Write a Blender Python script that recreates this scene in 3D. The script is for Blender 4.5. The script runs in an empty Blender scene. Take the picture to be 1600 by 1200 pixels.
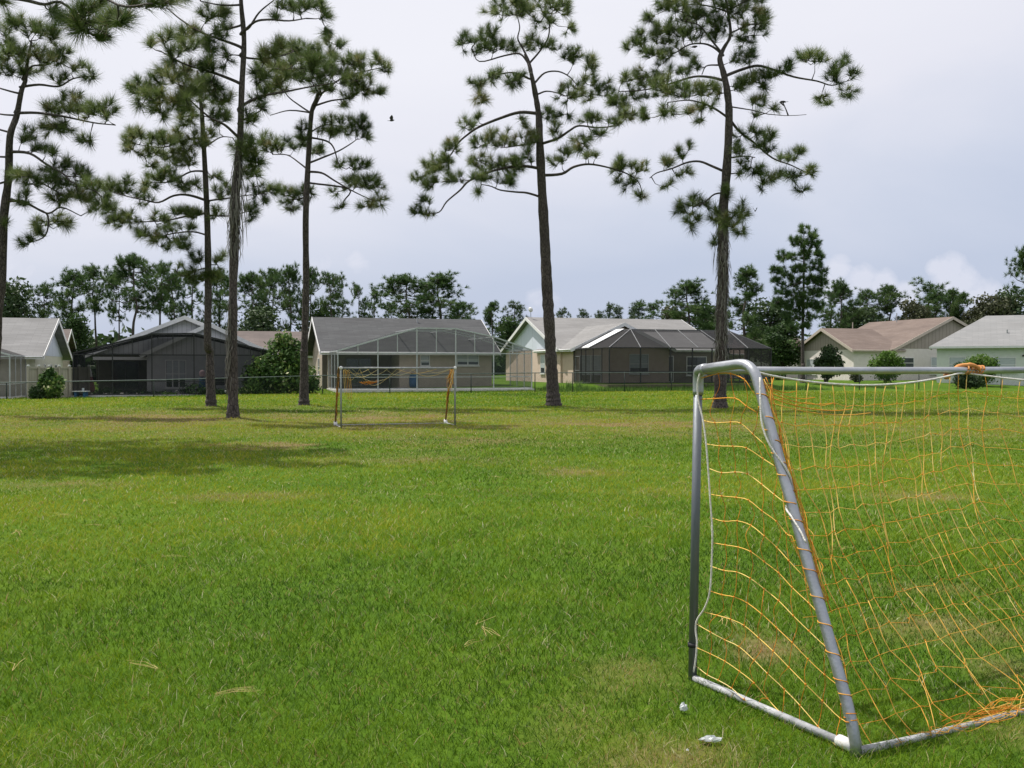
import bpy, math, random
import numpy as np
R = math.radians
rng = np.random.default_rng(7)
random.seed(7)
sc = bpy.context.scene
COL = sc.collection

# ---------------------------------------------------------------- camera model
F, EYE = 1500.0, 1.6
TH = math.atan(26 / F)
CT, ST = math.cos(TH), math.sin(TH)

def ray(px, py):
    x, y = (px - 800) / F, (600 - py) / F
    d = (x, y * ST + CT, y * CT - ST)
    return d[0] / d[1], d[2] / d[1]

def P(px, py, Y):
    k, m = ray(px, py)
    return np.array((k * Y, Y, EYE + m * Y))

def G(px, py, z=0.0):
    k, m = ray(px, py)
    Y = (z - EYE) / m
    return np.array((k * Y, Y, z))

# street frame: a along the rear fence, b away from it
PHI = R(17.5)
UX, UY = math.cos(PHI), math.sin(PHI)
OX, OY = 1.46, 61.0
def ab2w(a, b, z=0.0):
    return np.array((OX + a * UX - b * UY, OY + a * UY + b * UX, z))
def w2ab(x, y):
    dx, dy = x - OX, y - OY
    return dx * UX + dy * UY, -dx * UY + dy * UX

def sstep(e0, e1, x):
    t = np.clip((x - e0) / (e1 - e0), 0, 1)
    return t * t * (3 - 2 * t)

def hashn(ix, iy, seed):
    h = np.sin(ix * 127.1 + iy * 311.7 + seed * 74.7) * 43758.5453
    return h - np.floor(h)
def vnoise(x, y, s=1.0, seed=0):
    x = np.asarray(x, float) / s; y = np.asarray(y, float) / s
    ix, iy = np.floor(x), np.floor(y)
    fx, fy = x - ix, y - iy
    fx = fx * fx * (3 - 2 * fx); fy = fy * fy * (3 - 2 * fy)
    a = hashn(ix, iy, seed); b = hashn(ix + 1, iy, seed)
    c = hashn(ix, iy + 1, seed); d = hashn(ix + 1, iy + 1, seed)
    return a + (b - a) * fx + (c - a) * fy + (a - b - c + d) * fx * fy
def fbm(x, y, s, seed=0, o=4):
    t, w, n = 0, 0.5, 0
    for i in range(o):
        t = t + w * vnoise(x, y, s / 2 ** i, seed + i * 13); n += w; w *= .5
    return t / n

TREE_MOUNDS = []
def zground(x, y):
    x = np.asarray(x, float); y = np.asarray(y, float)
    a, b = w2ab(x, y)
    val = np.interp(a, [-40, -28, -20, -6, 8, 60], [-.2, -.2, -.05, .2, .42, .42])
    z = val * sstep(0.3, 6, b)
    z = z - 0.12 * sstep(30, 52, y) * sstep(-12, -26, x) * (1 - sstep(0.3, 6, b))
    for mx, my in TREE_MOUNDS:
        z = z + .09 * np.exp(-((x - mx) ** 2 + (y - my) ** 2) / .9)
    return z

# dry / bare patches on the lawn (centre and size as seen on the ground)
DRY = []
for px, py, rx, ry, s in ((415, 697, 90, 7, .75), (380, 776, 120, 7, .8), (90, 758, 110, 10, .55), (900, 737, 70, 7, .55),
                          (1490, 985, 110, 22, 1.0), (1205, 1012, 45, 25, .7), (985, 1052, 60, 18, .55), (1470, 915, 150, 12, .7),
                          (1050, 1185, 110, 30, .5), (560, 1185, 60, 20, .45), (1440, 775, 120, 10, .5), (640, 655, 140, 12, .5), (1560, 1040, 60, 25, .5),
                          (700, 690, 120, 8, .4), (250, 655, 260, 9, .45), (1000, 662, 260, 9, .4), (640, 720, 200, 8, .3),
                          (950, 770, 200, 9, .25), (530, 715, 100, 8, .35), (1590, 1150, 60, 20, .5), (900, 1130, 70, 12, .4)):
    c = G(px, py); q = G(px + rx, py); t = G(px, py - ry); u = G(px, py + ry)
    DRY.append((c[0], c[1], abs(q[0] - c[0]), max(.25, abs(t[1] - u[1]) / 2), s))
def dryness(x, y):
    x = np.asarray(x, float); y = np.asarray(y, float)
    n = fbm(x, y, .9, 3); n2 = fbm(x, y, 5.0, 9)
    d = np.zeros_like(n)
    for cx, cy, sx, sy, s in DRY:
        d = np.maximum(d, s * np.exp(-((x - cx) / sx) ** 2 - ((y - cy) / sy) ** 2))
    belt = .29 * sstep(17, 25, y) * (1 - sstep(36, 44, y)) + .1 * sstep(10, 20, y) * (1 - sstep(20, 26, y))
    d = np.clip(d + belt, 0, 1)
    n3 = fbm(x, y, .38, 17, 3)
    d = d * np.clip(3.2 * (.55 * n + .45 * n3) - .72, 0, 1.6) + .5 * np.clip(n2 - .62, 0, 1)
    return np.clip(d * .82, 0, 1)

# ---------------------------------------------------------------- node materials
def newmat(name):
    m = bpy.data.materials.new(name); m.use_nodes = True
    nt = m.node_tree
    for n in list(nt.nodes): nt.nodes.remove(n)
    out = nt.nodes.new('ShaderNodeOutputMaterial')
    return m, nt, out
def nd(nt, t, **kw):
    n = nt.nodes.new(t)
    for k, v in kw.items():
        if k.startswith('_'):
            setattr(n, k[1:], v)
        else:
            n.inputs[k.replace('__', ' ')].default_value = v
    return n
def c4(c): return (c[0], c[1], c[2], 1)
def ramp(nt, fac, stops):
    r = nt.nodes.new('ShaderNodeValToRGB')
    e = r.color_ramp.elements
    while len(e) < len(stops): e.new(.5)
    for el, (p, c) in zip(e, stops):
        el.position = p; el.color = c4(c)
    nt.links.new(fac, r.inputs[0])
    return r.outputs[0]
def noise(nt, scale, detail=4, rough=.55, vec=None, dist=0):
    n = nt.nodes.new('ShaderNodeTexNoise')
    n.inputs['Scale'].default_value = scale; n.inputs['Detail'].default_value = detail
    n.inputs['Roughness'].default_value = rough; n.inputs['Distortion'].default_value = dist
    if vec is not None: nt.links.new(vec, n.inputs['Vector'])
    return n.outputs['Fac']
def objvec(nt, scale=(1, 1, 1), world=False):
    if world:
        g = nt.nodes.new('ShaderNodeNewGeometry'); o = g.outputs['Position']
    else:
        g = nt.nodes.new('ShaderNodeTexCoord'); o = g.outputs['Object']
    mp = nt.nodes.new('ShaderNodeMapping'); mp.inputs['Scale'].default_value = scale
    nt.links.new(o, mp.inputs['Vector'])
    return mp.outputs[0]
def surf(name, c0, c1, scale=6, rough=.7, bump=.0, bscale=40, metal=0, spec=.3, stretch=(1, 1, 1), c2=None):
    m, nt, out = newmat(name)
    v = objvec(nt, stretch)
    f = noise(nt, scale, 6, .6, v)
    st = [(.3, c0), (.7, c1)] if c2 is None else [(.25, c0), (.55, c1), (.8, c2)]
    b = nd(nt, 'ShaderNodeBsdfPrincipled', Roughness=rough, Metallic=metal)
    b.inputs['Specular IOR Level'].default_value = spec
    nt.links.new(ramp(nt, f, st), b.inputs['Base Color'])
    if bump:
        bp = nd(nt, 'ShaderNodeBump', Strength=bump, Distance=.02)
        nt.links.new(noise(nt, bscale, 4, .6, v), bp.inputs['Height'])
        nt.links.new(bp.outputs[0], b.inputs['Normal'])
    nt.links.new(b.outputs[0], out.inputs[0])
    return m
def foliage(name, cols, trans=.3, attr='tint', rough=.55, spec=.25):
    m, nt, out = newmat(name)
    a = nd(nt, 'ShaderNodeAttribute', _attribute_name=attr)
    col = ramp(nt, a.outputs['Fac'], cols)
    b = nd(nt, 'ShaderNodeBsdfPrincipled', Roughness=rough)
    b.inputs['Specular IOR Level'].default_value = spec
    t = nd(nt, 'ShaderNodeBsdfTranslucent')
    nt.links.new(col, b.inputs['Base Color']); nt.links.new(col, t.inputs['Color'])
    mx = nd(nt, 'ShaderNodeMixShader', Fac=trans)
    nt.links.new(b.outputs[0], mx.inputs[1]); nt.links.new(t.outputs[0], mx.inputs[2])
    nt.links.new(mx.outputs[0], out.inputs[0])
    return m
def shingle(name, c0, c1, c2):
    m, nt, out = newmat(name)
    v = objvec(nt)
    br = nd(nt, 'ShaderNodeTexBrick', Scale=1.0)
    br.inputs['Brick Width'].default_value = .9; br.inputs['Row Height'].default_value = .2
    br.inputs['Mortar Size'].default_value = .018; br.inputs['Mortar Smooth'].default_value = .6
    br.inputs['Color1'].default_value = c4(c0); br.inputs['Color2'].default_value = c4(c1)
    br.inputs['Mortar'].default_value = c4([x * .80 for x in c0])
    uv = nd(nt, 'ShaderNodeUVMap')
    nt.links.new(uv.outputs[0], br.inputs['Vector'])
    vs = objvec(nt, (.35, .35, 1.6))
    f = noise(nt, 1.1, 7, .62, vs)
    mx = nd(nt, 'ShaderNodeMix', _data_type='RGBA')
    nt.links.new(ramp(nt, f, [(.38, (0, 0, 0)), (.72, (.75, .75, .75))]), mx.inputs[0])
    nt.links.new(br.outputs[0], mx.inputs[6]); mx.inputs[7].default_value = c4(c2)
    b = nd(nt, 'ShaderNodeBsdfPrincipled', Roughness=.85)
    b.inputs['Specular IOR Level'].default_value = .2
    nt.links.new(mx.outputs[2], b.inputs['Base Color'])
    nt.links.new(b.outputs[0], out.inputs[0])
    return m
def siding(name, c0, c1, period=.3, groove=.03):
    m, nt, out = newmat(name)
    tc = nd(nt, 'ShaderNodeUVMap')
    sx = nd(nt, 'ShaderNodeSeparateXYZ'); nt.links.new(tc.outputs[0], sx.inputs[0])
    md = nd(nt, 'ShaderNodeMath', _operation='MODULO'); nt.links.new(sx.outputs[0], md.inputs[0]); md.inputs[1].default_value = period
    ab = nd(nt, 'ShaderNodeMath', _operation='ABSOLUTE'); nt.links.new(md.outputs[0], ab.inputs[0])
    lt = nd(nt, 'ShaderNodeMath', _operation='LESS_THAN'); nt.links.new(ab.outputs[0], lt.inputs[0]); lt.inputs[1].default_value = groove
    f = noise(nt, 1.5, 6, .6, objvec(nt, (1, 1, .3)))
    mx = nd(nt, 'ShaderNodeMix', _data_type='RGBA')
    nt.links.new(lt.outputs[0], mx.inputs[0])
    nt.links.new(ramp(nt, f, [(.3, c0), (.7, c1)]), mx.inputs[6]); mx.inputs[7].default_value = c4([x * .45 for x in c0])
    b = nd(nt, 'ShaderNodeBsdfPrincipled', Roughness=.8)
    nt.links.new(mx.outputs[2], b.inputs['Base Color'])
    nt.links.new(b.outputs[0], out.inputs[0])
    return m
def screenmat(name, col, opacity):
    m, nt, out = newmat(name)
    d = nd(nt, 'ShaderNodeBsdfDiffuse'); t = nd(nt, 'ShaderNodeBsdfTransparent')
    f = noise(nt, 1.2, 4, .6, objvec(nt))
    d.inputs['Color'].default_value = c4(col)
    mr = nd(nt, 'ShaderNodeMapRange'); mr.inputs['To Min'].default_value = opacity - .05; mr.inputs['To Max'].default_value = opacity + .05
    nt.links.new(f, mr.inputs[0])
    mx = nd(nt, 'ShaderNodeMixShader')
    nt.links.new(mr.outputs[0], mx.inputs[0]); nt.links.new(t.outputs[0], mx.inputs[1]); nt.links.new(d.outputs[0], mx.inputs[2])
    nt.links.new(mx.outputs[0], out.inputs[0])
    return m

M = {}
M['needle'] = foliage('pine_needles', [(0, (.040, .070, .020)), (.45, (.095, .140, .038)), (.8, (.19, .235, .085)), (1, (.27, .21, .10))], .42, spec=.5, rough=.42)
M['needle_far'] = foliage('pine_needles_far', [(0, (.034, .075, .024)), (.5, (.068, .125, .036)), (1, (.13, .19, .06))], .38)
M['needle_hazed'] = foliage('pine_needles_haze_tint', [(0, (.055, .09, .05)), (.5, (.085, .13, .065)), (1, (.13, .175, .09))], .25)  # haze over the distant pines put into their needle colour
M['leaf'] = foliage('broad_leaves', [(0, (.020, .045, .014)), (.5, (.042, .085, .022)), (.85, (.085, .14, .04)), (1, (.15, .19, .08))], .3)
M['leaf_dark'] = foliage('dark_leaves', [(0, (.024, .05, .018)), (.5, (.046, .082, .028)), (1, (.09, .125, .05))], .25)
M['leaf_bright'] = foliage('bright_leaves', [(0, (.05, .11, .015)), (.5, (.10, .19, .03)), (1, (.22, .30, .08))], .35)
M['leaf_mix'] = foliage('variegated_leaves', [(0, (.025, .06, .015)), (.55, (.07, .14, .03)), (.8, (.2, .27, .06)), (1, (.62, .6, .35))], .3)
M['leaf_dull'] = foliage('dull_olive_leaves', [(0, (.035, .045, .022)), (.5, (.065, .075, .035)), (1, (.12, .12, .065))], .25)
def bark(name, c0, c1, c2):
    m, nt, out = newmat(name)
    v = objvec(nt, (1, 1, .36), True)
    vo = nd(nt, 'ShaderNodeTexVoronoi', Scale=15.0); vo.feature = 'DISTANCE_TO_EDGE'; nt.links.new(v, vo.inputs['Vector'])
    f = noise(nt, 5, 6, .65, v)
    mx = nd(nt, 'ShaderNodeMix', _data_type='RGBA')
    nt.links.new(ramp(nt, vo.outputs['Distance'], [(.02, (0, 0, 0)), (.14, (1, 1, 1))]), mx.inputs[0])
    mx.inputs[6].default_value = c4(c0)
    nt.links.new(ramp(nt, f, [(.3, c1), (.7, c2)]), mx.inputs[7])
    b = nd(nt, 'ShaderNodeBsdfPrincipled', Roughness=.9)
    nt.links.new(mx.outputs[2], b.inputs['Base Color'])
    bp = nd(nt, 'ShaderNodeBump', Strength=.9, Distance=.04)
    nt.links.new(vo.outputs['Distance'], bp.inputs['Height']); nt.links.new(bp.outputs[0], b.inputs['Normal'])
    nt.links.new(b.outputs[0], out.inputs[0])
    return m
M['bark'] = bark('pine_bark', (.026, .020, .018), (.055, .043, .038), (.115, .095, .085))
M['bark_far'] = surf('dark_bark', (.04, .03, .026), (.10, .085, .075), 3, .9)
M['moss'] = foliage('grey_moss', [(0, (.10, .095, .08)), (.6, (.20, .19, .165)), (1, (.30, .29, .25))], .2)
M['galv'] = surf('galvanised_pipe', (.32, .335, .36), (.44, .455, .48), 9, .36, .08, 60, .7, .5)
M['galv_dark'] = surf('dull_steel_pipe', (.12, .135, .15), (.20, .215, .235), 7, .5, .1, 60, .6, .4, (1, 1, .25))
M['galv_pale'] = surf('weathered_pipe', (.24, .25, .26), (.46, .47, .48), 12, .75, .2, 50, .1, .3)
M['galv_dull'] = surf('dull_galvanised_pipe', (.20, .22, .20), (.32, .34, .32), 12, .7, .2, 50, .2, .3)
M['white_fit'] = surf('white_fitting', (.55, .55, .53), (.78, .78, .76), 15, .5)
M['rust_pipe'] = surf('rusty_wrapped_pipe', (.09, .06, .025), (.20, .12, .04), 12, .8, .3)
M['net'] = foliage('net_twine', [(0, (.62, .20, .02)), (.4, (.78, .36, .04)), (.75, (.85, .60, .16)), (1, (.88, .76, .42))], .15, rough=.7)
M['rope'] = surf('white_rope', (.55, .52, .47), (.82, .80, .75), 40, .8, .5, 120)
M['cloth_tie'] = surf('orange_tie', (.45, .17, .05), (.62, .30, .10), 30, .8)
M['roof_grey'] = shingle('grey_shingles', (0.0682, 0.0713, 0.0744), (0.093, 0.0961, 0.0992), (0.0527, 0.0527, 0.0558))
M['roof_light'] = shingle('light_shingles', (0.204, 0.2006, 0.1972), (0.2448, 0.2414, 0.238), (0.17, 0.1666, 0.1632))
M['roof_dull'] = shingle('dull_brown_shingles', (.14, .115, .105), (.175, .145, .135), (.10, .085, .08))
M['roof_white'] = shingle('pale_shingles', (0.238, 0.2415, 0.245), (0.28, 0.28, 0.28), (0.203, 0.203, 0.203))
M['roof_brown'] = shingle('brown_shingles', (0.1591, 0.1221, 0.1036), (0.1924, 0.1517, 0.1317), (0.111, 0.0851, 0.074))
M['roof_h1'] = shingle('weathered_shingles', (0.1782, 0.1782, 0.1782), (0.2178, 0.2178, 0.2178), (0.132, 0.132, 0.132))
M['stucco_beige'] = surf('beige_stucco', (.40, .345, .275), (.47, .41, .33), 3, .9, .15, 60)
M['stucco_tan'] = surf('pinkish_stucco', (.54, .42, .345), (.61, .49, .41), 3, .9, .15, 60)
M['stucco_cream'] = surf('cream_stucco', (.58, .57, .46), (.66, .65, .54), 3, .9, .15, 60)
M['stucco_white'] = surf('white_stucco', (.66, .61, .58), (.74, .69, .66), 3, .9, .15, 60)
M['stucco_mint'] = surf('pale_mint_stucco', (.60, .635, .59), (.68, .71, .665), 3, .9, .15, 60)
M['stucco_grey'] = surf('grey_stucco', (.46, .47, .48), (.53, .54, .55), 3, .9, .15, 60)
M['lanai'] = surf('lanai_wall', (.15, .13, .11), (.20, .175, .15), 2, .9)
M['siding_grey'] = siding('grey_siding', (.60, .60, .61), (.68, .68, .69), .3, .018)
M['siding_blue'] = siding('pale_blue_siding', (.55, .60, .68), (.62, .67, .75), 3.0)
M['siding_brown'] = siding('taupe_siding', (.30, .26, .225), (.36, .315, .275), .4, .03)
M['trim'] = surf('white_trim', (.66, .66, .65), (.78, .78, .77), 4, .6)
M['trim_taupe'] = surf('taupe_trim', (.42, .36, .31), (.50, .44, .38), 4, .7)
M['alu_white'] = surf('white_aluminium', (.40, .42, .43), (.50, .52, .53), 4, .45)
M['alu_dark'] = surf('bronze_aluminium', (.018, .018, .02), (.035, .034, .034), 4, .5)
M['alu_mid'] = surf('grey_aluminium', (.10, .10, .105), (.17, .17, .175), 4, .5)
M['alu_light'] = surf('dull_aluminium', (.17, .175, .18), (.25, .255, .26), 4, .5)
M['glass'] = surf('window_glass', (.025, .03, .035), (.06, .07, .08), 1.5, .08, spec=.8)
M['blind'] = surf('window_blind', (.36, .40, .42), (.52, .56, .58), 3, .35, spec=.6, stretch=(1, 1, 8))
M['screen_white'] = screenmat('grey_screen', (.075, .085, .085), .34)
M['screen_dark'] = screenmat('black_screen', (.018, .019, .022), .66)
M['screen_mid'] = screenmat('charcoal_screen', (.05, .048, .048), .50)
M['screen_roof'] = screenmat('charcoal_roof_screen', (.045, .045, .048), .74)
M['panel_white'] = surf('white_roof_panel', (.80, .80, .80), (.85, .85, .85), 3, .35)
M['concrete'] = surf('concrete', (.48, .47, .44), (.60, .59, .56), 3, .85, .1)
M['fence_post'] = surf('dark_green_pipe', (.025, .034, .03), (.055, .068, .06), 5, .5, metal=.3)
M['fence_rail'] = surf('green_grey_rail', (.07, .095, .085), (.14, .17, .16), 5, .45, metal=.4)
M['tan_fence'] = siding('tan_boards', (.36, .33, .26), (.43, .39, .31), .18, .008)
M['blue'] = surf('blue_plastic', (.03, .09, .2), (.05, .14, .28), 5, .4)
M['pink'] = surf('pale_pink', (.55, .4, .42), (.65, .5, .52), 9, .7)
M['red_cloth'] = surf('faded_red_cloth', (.22, .09, .08), (.33, .16, .14), 9, .9)
M['black'] = surf('black_paint', (.012, .012, .014), (.03, .03, .032), 9, .5)
M['bird'] = surf('dark_feathers', (.015, .014, .014), (.05, .045, .04), 60, .7)
M['paper'] = surf('crumpled_paper', (.45, .49, .50), (.62, .64, .64), 30, .6, c2=(.35, .55, .45))
M['foil'] = surf('crumpled_foil', (.25, .28, .27), (.5, .53, .52), 25, .3, metal=.4, c2=(.16, .42, .24))
M['dirt'] = surf('sandy_soil', (.08, .075, .045), (.13, .12, .075), 5, .95, .3, 40)
M['cone'] = surf('pine_cone', (.03, .022, .016), (.08, .055, .035), 40, .9)

# chain-link fabric: diamond wires cut out of a sheet
def chainlink():
    m, nt, out = newmat('chain_link_wire')
    uv = nd(nt, 'ShaderNodeUVMap')
    sx = nd(nt, 'ShaderNodeSeparateXYZ'); nt.links.new(uv.outputs[0], sx.inputs[0])
    outs = []
    for op in ('ADD', 'SUBTRACT'):
        s = nd(nt, 'ShaderNodeMath', _operation=op); nt.links.new(sx.outputs[0], s.inputs[0]); nt.links.new(sx.outputs[1], s.inputs[1])
        p = nd(nt, 'ShaderNodeMath', _operation='PINGPONG'); nt.links.new(s.outputs[0], p.inputs[0]); p.inputs[1].default_value = .04
        l = nd(nt, 'ShaderNodeMath', _operation='LESS_THAN'); nt.links.new(p.outputs[0], l.inputs[0]); l.inputs[1].default_value = .0016
        outs.append(l.outputs[0])
    mxm = nd(nt, 'ShaderNodeMath', _operation='MAXIMUM'); nt.links.new(outs[0], mxm.inputs[0]); nt.links.new(outs[1], mxm.inputs[1])
    d = nd(nt, 'ShaderNodeBsdfPrincipled', Roughness=.7, Metallic=.0); d.inputs['Base Color'].default_value = (.06, .075, .07, 1)
    t = nd(nt, 'ShaderNodeBsdfTransparent')
    mx = nd(nt, 'ShaderNodeMixShader'); nt.links.new(mxm.outputs[0], mx.inputs[0]); nt.links.new(t.outputs[0], mx.inputs[1]); nt.links.new(d.outputs[0], mx.inputs[2])
    nt.links.new(mx.outputs[0], out.inputs[0])
    return m
M['chain'] = chainlink()

# ---------------------------------------------------------------- mesh helpers
def tag(o, label=None, cat=None, group=None, kind=None):
    if label: o['label'] = label
    if cat: o['category'] = cat
    if group: o['group'] = group
    if kind: o['kind'] = kind
    return o
def empty(name, loc, label=None, cat=None, group=None, rz=0):
    o = bpy.data.objects.new(name, None); COL.objects.link(o)
    o.location = tuple(loc); o.rotation_euler = (0, 0, rz); o.empty_display_size = .3
    return tag(o, label, cat, group)
def link(name, me, mat, parent=None, smooth=False):
    o = bpy.data.objects.new(name, me); COL.objects.link(o)
    if mat: me.materials.append(mat)
    if parent: o.parent = parent
    if smooth:
        me.polygons.foreach_set('use_smooth', [True] * len(me.polygons))
    return o
def arrays_mesh(name, V, loops, starts, totals, attr=None):
    me = bpy.data.meshes.new(name)
    V = np.ascontiguousarray(V, np.float32)
    me.vertices.add(len(V)); me.vertices.foreach_set('co', V.ravel())
    me.loops.add(len(loops)); me.loops.foreach_set('vertex_index', np.ascontiguousarray(loops, np.int32))
    me.polygons.add(len(starts)); me.polygons.foreach_set('loop_start', np.ascontiguousarray(starts, np.int32))
    try: me.polygons.foreach_set('loop_total', np.ascontiguousarray(totals, np.int32))
    except Exception: pass
    if attr is not None:
        a = me.attributes.new('tint', 'FLOAT', 'POINT'); a.data.foreach_set('value', np.ascontiguousarray(attr, np.float32))
    me.update(calc_edges=True)
    return me
def uniform_mesh(name, V, Fc, attr=None):
    n, k = Fc.shape
    return arrays_mesh(name, V, Fc.ravel(), np.arange(n) * k, np.full(n, k), attr)

class MB:
    def __init__(s): s.v = []; s.f = []; s.uv = []
    def quad(s, *p):
        p = [np.asarray(q, float) for q in p]
        i = len(s.v); s.v += [tuple(q) for q in p]; s.f.append(tuple(range(i, i + len(p))))
        e = p[1] - p[0]; nrm = np.cross(e, p[-1] - p[0]); nl = np.linalg.norm(nrm)
        nrm = nrm / nl if nl > 1e-9 else np.array((0, 0, 1.))
        up = np.array((0, 0, 1.)) if abs(nrm[2]) < .95 else np.array((0, 1., 0))
        ux = np.cross(up, nrm); ux /= np.linalg.norm(ux); vy = np.cross(nrm, ux)
        s.uv.append([(float(np.dot(q, ux)) + 500, float(np.dot(q, vy)) + 500) for q in p])
        return s
    def box(s, x0, x1, y0, y1, z0, z1):
        c = [(x, y, z) for z in (z0, z1) for y in (y0, y1) for x in (x0, x1)]
        for f in ((0, 2, 3, 1), (4, 5, 7, 6), (0, 1, 5, 4), (2, 6, 7, 3), (0, 4, 6, 2), (1, 3, 7, 5)):
            s.quad(*[c[i] for i in f])
        return s
    def extrude(s, poly, d):
        d = np.asarray(d, float); A = [np.asarray(p, float) for p in poly]; B = [p + d for p in A]
        s.quad(*A); s.quad(*B[::-1]); n = len(A)
        for i in range(n): s.quad(A[i], B[i], B[(i + 1) % n], A[(i + 1) % n])
        return s
    def bar(s, p, q, w=.05, h=None):
        h = h or w
        p = np.asarray(p, float); q = np.asarray(q, float); t = q - p; t /= np.linalg.norm(t)
        up = np.array((0, 0, 1.)) if abs(t[2]) < .9 else np.array((0, 1., 0))
        x = np.cross(t, up); x /= np.linalg.norm(x); y = np.cross(x, t)
        poly = [p + x * w / 2 * i + y * h / 2 * j for i, j in ((-1, -1), (1, -1), (1, 1), (-1, 1))]
        return s.extrude(poly, q - p)
    def tube(s, pts, rad, n=8, cap=True):
        pts = [np.asarray(p, float) for p in pts]
        if not hasattr(rad, '__len__'): rad = [rad] * len(pts)
        ref = None; rings = []
        for i, p in enumerate(pts):
            t = pts[min(i + 1, len(pts) - 1)] - pts[max(i - 1, 0)]
            t = t / (np.linalg.norm(t) + 1e-12)
            if ref is None:
                ref = np.array((1., 0, 0)) if abs(t[0]) < .8 else np.array((0, 1., 0))
            x = ref - t * np.dot(ref, t); x /= np.linalg.norm(x) + 1e-12; ref = x
            y = np.cross(t, x)
            b = len(s.v)
            for k in range(n):
                a = 2 * math.pi * k / n
                s.v.append(tuple(p + (x * math.cos(a) + y * math.sin(a)) * rad[i]))
            rings.append(b)
        for i in range(len(rings) - 1):
            for k in range(n):
                k2 = (k + 1) % n
                s.f.append((rings[i] + k, rings[i] + k2, rings[i + 1] + k2, rings[i + 1] + k)); s.uv.append([(0, 0)] * 4)
        if cap:
            s.f.append(tuple(rings[0] + k for k in range(n))[::-1]); s.uv.append([(0, 0)] * n)
            s.f.append(tuple(rings[-1] + k for k in range(n))); s.uv.append([(0, 0)] * n)
        return s
    def ball(s, c, r, sq=(1, 1, 1), nu=10, nv=6):
        c = np.asarray(c, float)
        pts = [c + np.array((0, 0, -r * sq[2] + 2 * r * sq[2] * i / nv)) for i in range(nv + 1)]
        base = len(s.v)
        for i in range(nv + 1):
            ph = -math.pi / 2 + math.pi * i / nv
            for k in range(nu):
                a = 2 * math.pi * k / nu
                rr = max(math.cos(ph), .02)
                s.v.append((c[0] + r * sq[0] * rr * math.cos(a), c[1] + r * sq[1] * rr * math.sin(a), c[2] + r * sq[2] * math.sin(ph)))
        for i in range(nv):
            for k in range(nu):
                k2 = (k + 1) % nu
                s.f.append((base + i * nu + k, base + i * nu + k2, base + (i + 1) * nu + k2, base + (i + 1) * nu + k)); s.uv.append([(0, 0)] * 4)
        return s
    def build(s, name, mat, parent=None, smooth=False, tint=None):
        me = bpy.data.meshes.new(name); me.from_pydata(s.v, [], s.f)
        ul = me.uv_layers.new(name='UVMap')
        ul.data.foreach_set('uv', [c for f in s.uv for p in f for c in p])
        if tint is not None:
            a = me.attributes.new('tint', 'FLOAT', 'POINT'); a.data.foreach_set('value', np.asarray(tint, np.float32))
        me.update()
        return link(name, me, mat, parent, smooth)

# ---------------------------------------------------------------- pines
def tufts_mesh(name, centers, axes, R0, n, width, seed, tintbase=None):
    r = np.random.default_rng(seed)
    m = len(centers)
    C = np.repeat(centers, n, 0); Ax = np.repeat(axes, n, 0)
    d = r.normal(size=(m * n, 3)); d /= np.linalg.norm(d, axis=1)[:, None]
    dot = (d * Ax).sum(1)
    flip = dot < -.25
    d[flip] -= 2 * (dot[flip])[:, None] * Ax[flip]
    d += Ax * .35
    d[:, 2] += .05
    d /= np.linalg.norm(d, axis=1)[:, None]
    sz = np.repeat(r.uniform(.75, 1.2, m), n)
    L = R0 * sz * r.uniform(.7, 1.1, m * n)
    start = C - Ax * (R0 * .25) + Ax * (r.uniform(0, .5, m * n) * R0)[:, None]
    side = np.cross(d, r.normal(size=(m * n, 3))); side /= np.linalg.norm(side, axis=1)[:, None] + 1e-9
    w = width * r.uniform(.7, 1.3, m * n)
    V = np.empty((m * n, 3, 3))
    tip = start + d * L[:, None]; tip[:, 2] -= .12 * L * (1 - d[:, 2].clip(0, 1))
    V[:, 0] = start - side * w[:, None] / 2; V[:, 1] = start + side * w[:, None] / 2; V[:, 2] = tip
    base = r.uniform(.15, .75, m) if tintbase is None else tintbase
    t = np.repeat(base, n) + r.normal(0, .12, m * n)
    t[r.random(m * n) < .02] = 1.0
    T = np.repeat(t.clip(0, 1), 3)
    return uniform_mesh(name, V.reshape(-1, 3), np.arange(m * n * 3).reshape(-1, 3), T)

def grow(nodes, parents, targets, seed, step=.45, sagf=.12):
    """connect every target to the nearest wood with a bent twig; returns the list of branch polylines"""
    r = np.random.default_rng(seed)
    nodes = [np.asarray(p, float) for p in nodes]
    A = np.array(nodes)
    d0 = np.array([np.min(np.linalg.norm(A - t, axis=1)) for t in targets])
    lines, axes = [], [None] * len(targets)
    arr = np.array(nodes)
    for ti in np.argsort(d0):
        t = targets[ti]
        dd = np.linalg.norm(arr - t, axis=1) + .35 * np.maximum(0, arr[:, 2] - t[2])
        j = int(np.argmin(dd)); p = arr[j]; L = np.linalg.norm(t - p)
        k = max(2, int(L / step) + 1)
        off = r.normal(size=3) * L * .07; off[2] -= L * sagf * .8
        pts = []
        for i in range(1, k + 1):
            s = i / k
            q = p + (t - p) * s + off * math.sin(math.pi * s) + r.normal(size=3) * .02 * L * (s < 1)
            pts.append(q)
        lines.append([p] + pts)
        arr = np.vstack([arr, np.array(pts)])
        ax = pts[-1] - (pts[-2] if len(pts) > 1 else p); ax = ax / (np.linalg.norm(ax) + 1e-9)
        ax = ax + np.array((0, 0, .55)); axes[ti] = ax / np.linalg.norm(ax)
    return lines, np.array(axes)

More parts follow.
